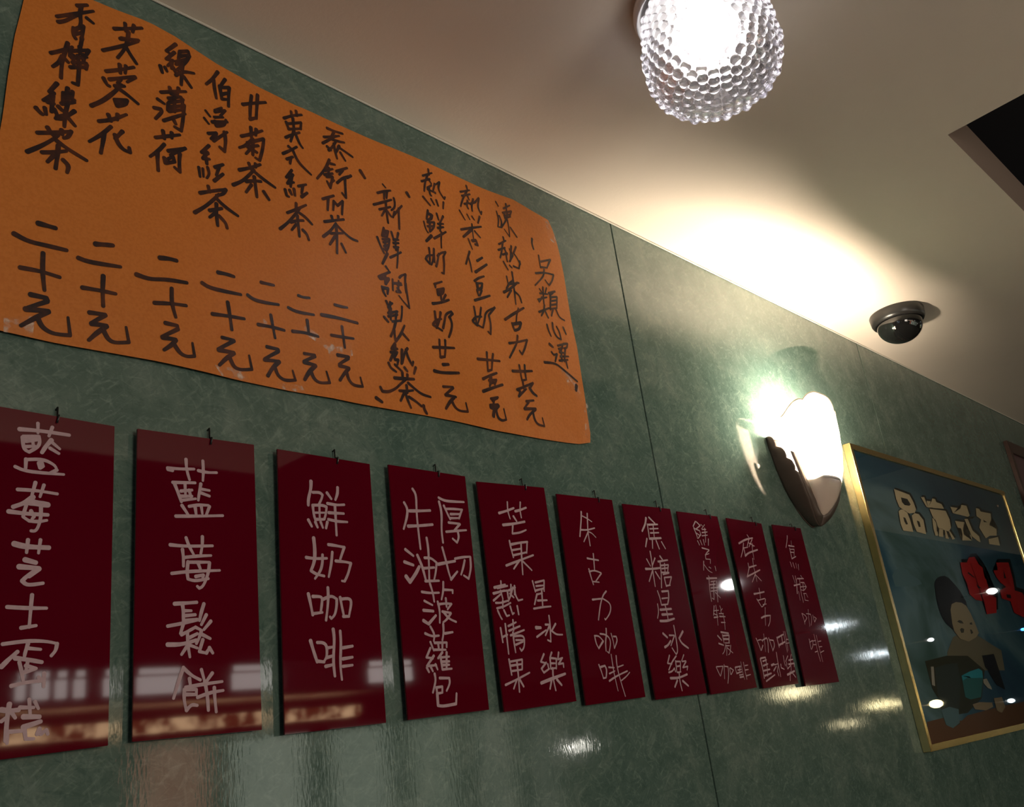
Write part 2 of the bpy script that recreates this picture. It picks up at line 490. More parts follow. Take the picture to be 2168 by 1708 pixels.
cols.append([AO + ('''570,45 645,40; 420,125 520,110 690,85; 600,50 590,110 600,170 585,210; 430,165 480,160 545,125 580,110; 640,135 690,175;
545,210 540,260 560,290; 555,220 615,195 610,240 605,285; 550,255 600,245; 605,285 600,320 595,345;
375,395 450,380 535,350; 500,320 475,400 455,480 450,580; 460,420 430,470 390,495; 480,440 505,465; 520,380 655,375; 590,350 590,400; 520,385 515,420; 655,375 640,405;
530,430 640,425; 540,410 545,480; 575,415 580,470; 620,410 615,470; 535,465 640,470; 520,500 640,500; 585,480 580,560 575,630; 575,630 535,615; 640,480 635,515;
420,620 365,680 390,700 320,745; 395,690 350,760 400,770; 390,710 380,830; 265,800 290,830 315,850; 330,800 340,850; 400,810 420,850;
500,655 490,700 540,690; 470,690 465,760; 500,700 500,760; 535,680 530,740 550,745; 455,770 550,760; 500,770 480,850 475,940; 420,870 500,850; 550,825 500,860; 500,870 555,935; 430,790 460,820; 445,880 410,880;
275,985 400,985 530,975; 350,945 375,985 395,1005; 455,965 460,1000; 525,975 500,1020 470,1025; 200,1125 300,1085 400,1030 430,1000; 420,1045 500,1105 640,1190; 310,1130 400,1130 490,1120; 430,1080 425,1150 410,1250; 400,1150 350,1200; 465,1185 510,1230 495,1280''',),
 BO + ('''1.2:275,250 330,265 400,285; 1.1:100,325 200,380 330,410 480,445; 310,465 305,600 320,735; 145,570 290,595 430,640;
1.1:220,765 335,790 345,810; 340,815 200,860; 1.2:185,870 350,885; 1.1:350,890 260,930 150,990; 270,930 300,1000 380,1050 505,1060; 0.7:505,1055 490,930''',)])
cols.append([AO + ('''845,215 950,215 1050,210; 925,175 930,235; 990,190 980,240; 890,290 1025,300; 760,375 880,350 1020,310; 950,240 945,300 920,370 870,430; 930,350 960,400 1010,475; 900,285 940,290;
785,530 880,520 990,500; 885,480 890,545; 930,490 925,545; 765,580 790,630 810,640; 810,590 900,580 1000,570; 1000,575 940,610; 890,590 870,620; 850,640 920,640; 1.1:675,785 760,750 850,680 900,630; 880,660 950,710 1020,770; 850,740 865,790; 850,740 940,745 930,780 870,790; 1.7:885,765 925,765;
730,900 830,890 935,850; 800,850 820,900; 870,850 865,890; 820,940 750,1000 660,1050; 770,990 760,1060 745,1135; 905,975 870,1010 850,1030; 1.1:850,1000 870,1060 910,1110 960,1130; 960,1130 955,1095''',),
 BO + ('''1.2:690,400 760,405 815,410; 1.1:565,500 640,530 870,565; 745,630 740,740 745,850; 595,715 720,735 835,760; 1.1:645,895 760,910; 760,915 660,970; 1.1:660,975 770,990; 1.1:770,995 700,1040 640,1095; 745,1020 780,1090 830,1115 930,1110; 0.7:930,1110 910,1000''',)])
cols.append([AO + ('''1300,330 1230,380 1265,405; 1290,390 1230,440 1280,450 1240,490; 1270,450 1270,510; 1185,490 1200,540; 1220,500 1235,530; 1280,500 1300,540; 1330,385 1390,380 1400,410; 1330,385 1320,440; 1325,420 1390,410; 1300,460 1380,440; 1400,415 1370,470 1310,520; 1350,480 1345,550 1340,630; 1300,560 1350,530 1435,545; 1360,570 1415,650; 1345,470 1300,480;
1190,685 1280,680 1375,680; 1255,650 1265,700; 1320,655 1310,700; 1165,735 1215,770; 1140,800 1190,810 1200,830 1150,880; 1245,730 1340,720; 1290,700 1290,830; 1245,770 1240,820; 1250,760 1350,750 1345,820; 1250,795 1345,785; 1210,895 1290,870 1370,845; 1330,720 1355,740; 1360,780 1355,880 1340,970; 1340,970 1290,940; 1285,890 1300,920; 1250,825 1340,815;
1150,1020 1240,1010 1330,1000; 1205,970 1215,1030; 1270,985 1270,1025; 1215,1070 1170,1120 1110,1160; 1165,1120 1165,1190 1170,1265; 1245,1120 1370,1100; 1370,1100 1260,1150; 1215,1170 1225,1210 1290,1200 1280,1160 1240,1180; 1330,1140 1325,1200 1330,1275 1290,1240''',),
 BO + ('''1.2:1155,500 1220,505 1275,520; 1.1:985,620 1080,655 1200,655 1350,680; 1240,720 1240,830 1270,930; 1115,825 1240,830 1345,845; 1195,970 1280,990 1285,1010; 1285,1015 1170,1070; 1.1:1175,1075 1270,1090; 1.1:1270,1095 1240,1130 1185,1165; 1255,1120 1300,1190 1350,1215 1405,1210; 0.7:1405,1210 1390,1115''',)])
cols.append([AO + ('''1610,535 1570,590 1525,625; 1580,590 1585,650 1600,730; 1665,590 1630,640; 1625,640 1640,730; 1635,650 1695,650 1690,720 1690,790; 1640,700 1690,690; 1640,735 1690,740;
0.7:1520,820 1555,865; 0.7:1510,875 1545,920; 0.9:1590,820 1640,800; 0.9:1590,830 1665,820 1630,860; 0.9:1585,870 1650,870; 1570,905 1680,905; 1590,900 1600,935 1660,930 1670,890; 1.3:1600,915 1660,915; 0.9:1540,990 1600,985 1560,1030 1600,1020; 0.9:1580,1045 1680,980; 0.9:1600,990 1590,1040; 1660,980 1670,1050 1660,1125; 1660,1120 1625,1090;
1545,1080 1490,1130 1540,1140; 1535,1130 1500,1175 1550,1180; 1525,1170 1530,1215; 0.8:1470,1240 1480,1310; 0.8:1500,1250 1505,1310; 0.8:1535,1240 1550,1290 1530,1320; 1590,1240 1650,1220; 1620,1240 1600,1300; 1585,1340 1650,1290;
1480,1430 1570,1415 1670,1405; 1540,1380 1550,1425; 1670,1405 1650,1440 1600,1450; 1440,1575 1520,1530 1590,1470 1620,1440; 1600,1470 1660,1530 1760,1600; 1550,1560 1640,1545; 1600,1510 1600,1580 1610,1672; 1590,1580 1550,1610; 1620,1600 1670,1650 1680,1690''',),
 BO + ('''1.1:1575,605 1630,615 1690,635; 1.1:1460,680 1520,720 1740,765; 1645,820 1660,910 1675,1020; 1535,905 1650,920 1765,940; 1605,1075 1690,1095; 1690,1100 1575,1160; 1.1:1580,1165 1690,1185; 1.1:1690,1190 1640,1220 1585,1275; 1660,1220 1690,1290 1740,1310 1820,1305; 0.7:1820,1305 1800,1205''',)])
cols.append([AO + ('''1795,775 1880,765 1965,760; 1860,710 1850,790 1850,890; 1905,705 1900,790 1895,880; 1850,885 1895,875;
1785,1010 1860,995 1940,970; 1855,945 1860,1020; 1895,960 1890,1005; 1870,1030 1820,1080 1770,1095; 1830,1060 1950,1030 1945,1100 1920,1190 1890,1170; 1830,1090 1910,1080; 1870,1050 1870,1150; 1865,1090 1820,1140; 1850,1100 1900,1130;
1770,1260 1850,1245 1925,1220; 1840,1210 1860,1260; 1890,1215 1890,1240; 1725,1370 1800,1340 1880,1260; 1890,1280 1950,1330 2035,1390; 1820,1345 1880,1340 1930,1345; 1880,1310 1890,1380 1900,1460; 1860,1370 1820,1425; 1950,1420 1990,1480''',),
 DO + ('''255,235 320,250 385,265; 1.05:115,365 180,415 300,445 435,465; 0.9:355,570 375,680 400,810; 225,670 370,695 495,730; 1.1:315,900 430,925 435,945; 430,950 290,1025; 1.1:290,1035 440,1050; 1.2:440,1055 370,1120 325,1200; 400,1120 430,1200 500,1250 610,1245; 0.7:610,1245 580,1145''',)])
cols.append([CO + ('''430,430 510,405 590,400; 495,370 500,420; 540,365 545,410; 450,465 465,510 480,530; 470,480 585,470 580,530; 510,430 520,530; 470,530 585,525; 445,605 500,580 570,560; 520,540 490,640; 530,560 570,660 600,700;
420,750 480,725 545,690; 470,685 490,700; 510,720 550,810 600,870 675,940; 455,800 510,780; 490,790 485,840;
500,900 450,965 500,960; 510,940 460,1020 520,1010; 500,960 490,1050; 440,1075 455,1130 475,1140; 480,1080 500,1120; 520,1070 530,1130; 560,1045 630,1030; 600,1040 590,1110; 1.1:590,1140 640,1105;
460,1285 540,1255 630,1215; 540,1200 540,1260; 395,1430 460,1380 540,1290 570,1250; 560,1280 620,1320 685,1390; 490,1370 550,1355 605,1355; 550,1310 560,1400 570,1500; 540,1390 500,1440; 600,1440 640,1480 655,1530''',),
 DO + ('''0.9:640,370 690,390 755,395; 535,495 620,540 800,570; 730,625 745,740 748,770; 580,740 720,755 845,795; 700,970 810,985; 810,1000 695,1050; 1.1:700,1060 815,1090; 1.3:815,1095 750,1160 705,1240; 770,1150 800,1230 860,1275 965,1270; 0.7:965,1270 930,1155''',)])
cols.append([CO + ('''820,520 890,550 960,570; 790,600 850,600 930,590; 780,655 850,620 900,590; 880,560 850,610; 860,620 920,640 975,650; 820,685 855,720; 835,720 870,690 900,640; 880,660 890,720 910,795; 930,680 900,740; 920,690 980,730 1050,780; 940,740 985,815;
840,805 810,880 730,975; 850,840 890,850; 800,905 870,890; 795,940 870,930; 835,880 830,950; 815,960 870,960 850,1060 820,1000; 880,990 850,1020; 905,910 1000,880; 960,900 930,940; 910,1015 960,970 1035,950; 1035,950 1000,970; 980,970 985,1060 990,1150 955,1105;
780,1160 880,1130; 830,1150 825,1260; 880,1180 875,1260; 880,1180 915,1220 960,1180 955,1300;
795,1365 880,1355 970,1345; 860,1315 870,1350; 920,1315 920,1350; 785,1500 850,1450 900,1380; 900,1390 980,1470 1040,1520 1095,1540; 850,1470 960,1470; 900,1400 910,1500 910,1650; 890,1500 845,1570; 950,1565 990,1645; 1.3:1120,905 1160,970; 1.3:1540,1105 1562,1140''',),
 DO + ('''0.95:1015,465 1080,485 1145,495; 1.1:880,570 1050,600 1250,655; 0.9:1090,690 1105,800 1120,910; 980,780 1100,800 1210,815; 1.1:1045,985 1160,1005; 1155,1020 1060,1080; 1.2:1065,1095 1165,1120; 1.1:1160,1125 1110,1180 1070,1245; 1140,1170 1160,1240 1210,1300 1305,1310; 0.7:1305,1310 1280,1215''',)])
cols.append([EO + ('''0.7:290,355 330,400; 1.1:225,465 300,445 390,435; 310,450 310,540; 345,440 340,530; 1.1:180,610 280,585 400,550; 250,670 390,640; 330,590 340,700 360,840; 320,680 280,750; 350,690 400,760; 430,530 445,590 440,650 400,680; 1.1:440,700 420,770; 430,740 530,625; 490,660 495,780 500,915;
305,900 285,1000 345,1010 360,940 305,930; 1.4:300,970 350,960; 225,1015 260,1110 310,1215; 290,1040 375,1040 370,1130 340,1190 300,1160; 300,1080 370,1070; 320,1040 330,1180; 310,1130 370,1110; 1.3:350,1220 290,1345; 400,950 425,1030; 485,965 470,1040; 425,1050 490,1050; 425,1090 490,1090; 430,1140 490,1140; 450,1040 455,1180; 385,1270 450,1240 520,1205; 0.8:480,1150 480,1280 470,1400;
330,1380 365,1430; 1.2:245,1510 330,1470 380,1450; 1.2:260,1530 370,1530; 1.2:320,1480 330,1600 370,1540; 290,1640 360,1650 350,1700; 0.8:415,1540 420,1680; 420,1590 520,1590; 0.8:490,1560 490,1700; 500,1520 530,1490 575,1480; 575,1480 570,1570 585,1708''',),
 FO + ('''275,40 290,100 320,155; 290,60 350,65 340,130; 460,20 510,20; 460,60 500,110; 450,100 500,110; 0.8:560,0 570,100 605,300; 0.7:605,300 540,230 480,150;
325,215 350,270 400,240; 350,290 380,310; 375,230 360,360; 380,300 380,440; 300,405 350,465; 350,360 460,340; 350,400 460,380; 450,340 440,430; 0.8:515,280 515,380 500,460; 400,460 500,450; 440,460 420,550 380,640; 420,560 430,650 440,705; 440,700 500,620 545,510; 510,590 595,685;
1.1:430,730 390,790 460,790; 430,740 440,800; 380,830 460,830; 375,930 400,870 430,800; 450,840 420,900; 430,920 470,920 460,980; 515,800 510,890 510,970; 580,785 540,850 520,960; 560,800 590,900 640,990 650,945; 355,960 380,1020 445,1065; 430,980 520,1065; 545,1015 580,1060; 680,1015 660,1090;
1.2:425,1140 530,1150 660,1155; 520,1075 525,1160; 580,1100 580,1160; 255,1250 280,1300 350,1310 440,1270 500,1210 560,1160; 590,1200 680,1280 760,1340 860,1370; 485,1295 570,1300 650,1290; 570,1230 580,1320; 550,1300 500,1415; 560,1330 590,1420 625,1500; 600,1370 680,1420 750,1480; 1.3:205,1380 275,1430; 1.2:775,1475 785,1520 815,1570''',)])
cols.append([EO + ('''860,170 870,240; 790,250 905,215; 775,320 880,290; 850,240 820,330 810,440; 860,290 900,350; 850,400 900,370; 870,390 880,480 900,500; 850,420 950,460; 940,350 920,440 950,470; 1000,330 950,360; 1000,330 980,420 1060,540 1070,515; 795,510 885,620; 895,540 935,610; 960,555 985,625; 1050,580 1045,660;
855,680 840,790; 1.4:855,720 905,740 895,790 850,800; 0.8:805,820 830,920 860,960; 850,830 935,830 930,900 880,950; 850,880 930,880; 880,830 880,950; 1.5:900,1000 835,1065; 965,720 990,800; 1045,755 1015,820; 980,850 1050,850; 980,900 1050,890; 1010,830 1010,940; 1.1:935,1030 1010,990 1080,950; 0.8:1025,950 1020,1050 1025,1150;
0.9:870,1150 880,1230 880,1350; 930,1160 930,1280 900,1360; 830,1290 850,1240 920,1240; 840,1300 880,1350; 930,1200 940,1330; 960,1380 980,1300 990,1220; 975,1250 1020,1210 1075,1200; 1075,1200 1050,1260; 1050,1260 1060,1360 1055,1470 1030,1460; 935,1600 1030,1570; 945,1600 950,1640''',),
 FO + ('''940,80 1020,60; 940,80 950,140 1010,130 1020,70; 1.3:950,110 1010,100; 980,130 990,200; 1040,140 1010,200; 1.1:885,245 980,235 1080,200;
910,340 920,430 940,530 1000,570; 980,350 970,440 930,540; 890,490 930,440 990,430; 890,500 940,530; 1010,540 1030,450 1040,370 1110,340 1125,360; 1125,365 1080,410; 1090,410 1120,480 1110,570 1080,650;
1.1:890,770 1010,775 1145,780; 0.9:965,680 970,790 980,895; 0.9:1035,685 1040,790 1030,890; 1.2:980,890 1030,885;
1.2:1010,980 1075,977; 1.2:905,1055 1000,1080 1200,1080;
1010,1245 1130,1250; 1130,1260 1040,1340; 1.1:1040,1345 1165,1370; 1.2:1140,1380 1090,1430 1045,1510; 1110,1400 1150,1490 1210,1540 1310,1545; 0.7:1310,1545 1285,1440''',)])
cols.append([EO + ('''1335,375 1350,430; 1260,450 1375,430; 1280,500 1380,480; 1340,440 1290,540 1265,630; 1350,500 1370,550; 1310,600 1370,590; 1350,560 1340,620 1360,660; 1420,540 1400,620 1410,690; 1380,600 1450,580; 1490,530 1430,590; 1490,540 1475,640 1520,730 1525,695; 0.8:1250,680 1320,800; 0.8:1345,730 1380,795; 0.8:1405,755 1435,800; 1500,760 1480,840;
1.1:1270,920 1390,900 1520,885; 0.8:1405,850 1410,920 1425,1030; 1.3:1390,930 1300,1010; 1440,940 1510,1020; 0.8:1360,1035 1410,1165; 1.4:1410,1060 1455,1055 1475,1115 1445,1105;
1375,1195 1330,1350; 0.8:1360,1260 1385,1340 1405,1450; 1.1:1470,1310 1535,1270; 1.2:1450,1450 1590,1355''',),
 GO + ('''1.1:145,1190 200,1150 270,1130; 170,1220 250,1220; 1.4:180,1220 190,1300 240,1290 245,1220; 240,1310 215,1380; 180,1310 200,1380; 1.2:150,1440 250,1410 345,1380''',),
 HO + ('''0.9:130,-60 150,50 160,150 230,190; 0.9:215,-50 205,60 170,160; 115,110 150,60 220,60; 120,120 170,170; 0.9:240,190 260,100 270,0 380,-50; 380,-50 310,40; 310,50 335,150 330,270 300,240;
1.1:175,570 290,580 440,595; 285,490 290,600 300,715; 360,510 350,600 345,700; 300,715 345,700;
1.1:240,810 320,770 405,740; 320,790 330,880; 310,830 400,820 380,880; 340,790 320,900; 1.2:240,960 350,920 475,880; 1.3:330,855 370,850;
1.1:335,1050 420,1030; 410,1040 350,1075; 1.2:330,1130 420,1120; 370,1070 360,1150; 1.6:420,1130 370,1190 365,1260; 1.5:335,1150 400,1180; 1.1:400,1200 420,1280 470,1315 520,1300; 0.7:520,1300 490,1170''',)])
cols.append([GO + ('''0.7:420,165 455,225; 0.8:430,290 460,390 450,490 500,500; 465,350 500,430 490,490; 520,255 600,215; 550,195 560,290; 510,310 620,290 600,360; 530,310 540,380 610,360; 530,350 610,330; 570,300 560,400 500,490; 0.8:570,400 590,500 600,620; 0.6:600,620 530,520; 0.9:610,500 695,625;
515,625 530,680; 460,715 550,670; 455,790 540,760; 510,690 500,800 480,890; 530,770 570,850; 510,850 570,830; 550,830 570,940; 600,780 640,860 600,940; 620,740 610,930; 680,750 650,830 690,880 735,970; 735,970 730,930; 520,940 580,1045; 600,990 630,1020; 650,1000 720,1030 730,980;
630,1075 650,1200; 0.8:560,1130 580,1220; 560,1290 600,1210 650,1180; 600,1230 720,1215; 1.2:525,1335 610,1290 700,1210; 640,1180 660,1300 680,1490; 620,1310 570,1400; 670,1330 730,1380 755,1470''',),
 HO + ('''1.2:505,95 600,30 730,-45; 0.8:665,-40 645,30 640,130; 590,140 620,230; 1.4:605,150 695,135 680,210 625,225;
555,380 640,370 770,340; 770,340 740,450 710,515 680,470; 655,290 650,380 560,555;
1.2:595,715 700,720 830,715; 675,645 690,730 710,830; 740,645 745,730 760,820; 710,830 760,820;
720,850 730,930; 1.1:650,940 700,920 840,860; 650,940 690,960 670,1020; 670,1020 760,930; 1.4:800,920 840,980 885,1015; 840,860 800,930;
760,1080 850,1070; 790,1090 740,1160; 1.2:740,1170 875,1170; 1.1:870,1180 800,1240 770,1300; 1.1:840,1200 860,1300 900,1360 980,1380; 0.7:980,1380 955,1280''',)])
cols.append([GO + ('''1.1:890,645 885,700 910,780; 975,860 1000,1020; 1000,940 1125,915; 1125,915 1085,1010; 1010,1010 1085,1020; 935,1090 1050,1080 1165,1110; 1165,1110 1150,1190 1110,1245 1060,1180; 0.9:1045,1040 1040,1130 930,1245;
0.7:985,1290 1020,1340; 1030,1270 1035,1400 1045,1490; 0.8:1075,1280 1060,1340; 0.9:990,1350 1090,1360; 965,1430 1080,1400; 1020,1400 980,1460; 980,1590 1110,1540; 1050,1500 1040,1580 1010,1640; 1060,1580 1100,1665; 1.2:1105,1350 1185,1325; 1160,1340 1120,1380; 1130,1390 1125,1560; 1125,1400 1210,1395 1210,1540; 1130,1450 1200,1440; 1130,1500 1205,1490; 1130,1550 1210,1540; 1160,1560 1140,1640; 1200,1560 1240,1660 1310,1700''',),
 HO + ('''1010,155 1030,230 1060,295; 1075,135 1085,220 1130,310 1180,335 1160,240 1125,180; 1.1:1205,190 1240,270;
1.3:1040,390 1080,425; 0.9:1065,485 1090,520 1130,510; 1130,510 1110,600; 1.1:980,610 1110,620 1200,690 1375,840; 1140,410 1200,395 1190,440; 1210,390 1255,385 1250,440 1210,440; 1150,450 1190,440 1160,490; 1160,490 1230,500; 1180,440 1190,600; 1230,440 1220,600; 1170,540 1270,540; 1160,590 1260,580; 1240,600 1260,680; 1.7:1365,890 1360,950''',)])
for c in cols: lettering(c, paper_y, M['ink'], om)
def tape(pts, parent=om):
    q = [aty(x, y, 0.9935) for x, y in pts]
    q = [Vector((p.x, paper_y(p.x, p.z) - 0.0006, p.z)) for p in q]
    mesh('tape', q, [(0, 1, 2, 3)], M['tape'], parent)
tape([(640, 700), (648, 688), (716, 735), (708, 750)]); tape([(695, 738), (745, 725), (748, 752), (700, 765)])
tape([(8, 672), (75, 668), (70, 712), (8, 702)]); tape([(545, 680), (560, 673), (574, 688), (556, 696)])
tape([(455, 772), (520, 782), (530, 808), (470, 795)]); tape([(1185, 780), (1205, 820), (1232, 850), (1222, 800)])
tape([(1150, 462), (1166, 470), (1180, 520), (1162, 505)]); tape([(1236, 850), (1245, 848), (1252, 936), (1240, 925)])
tape([(585, 808), (640, 815), (650, 832), (598, 822)])

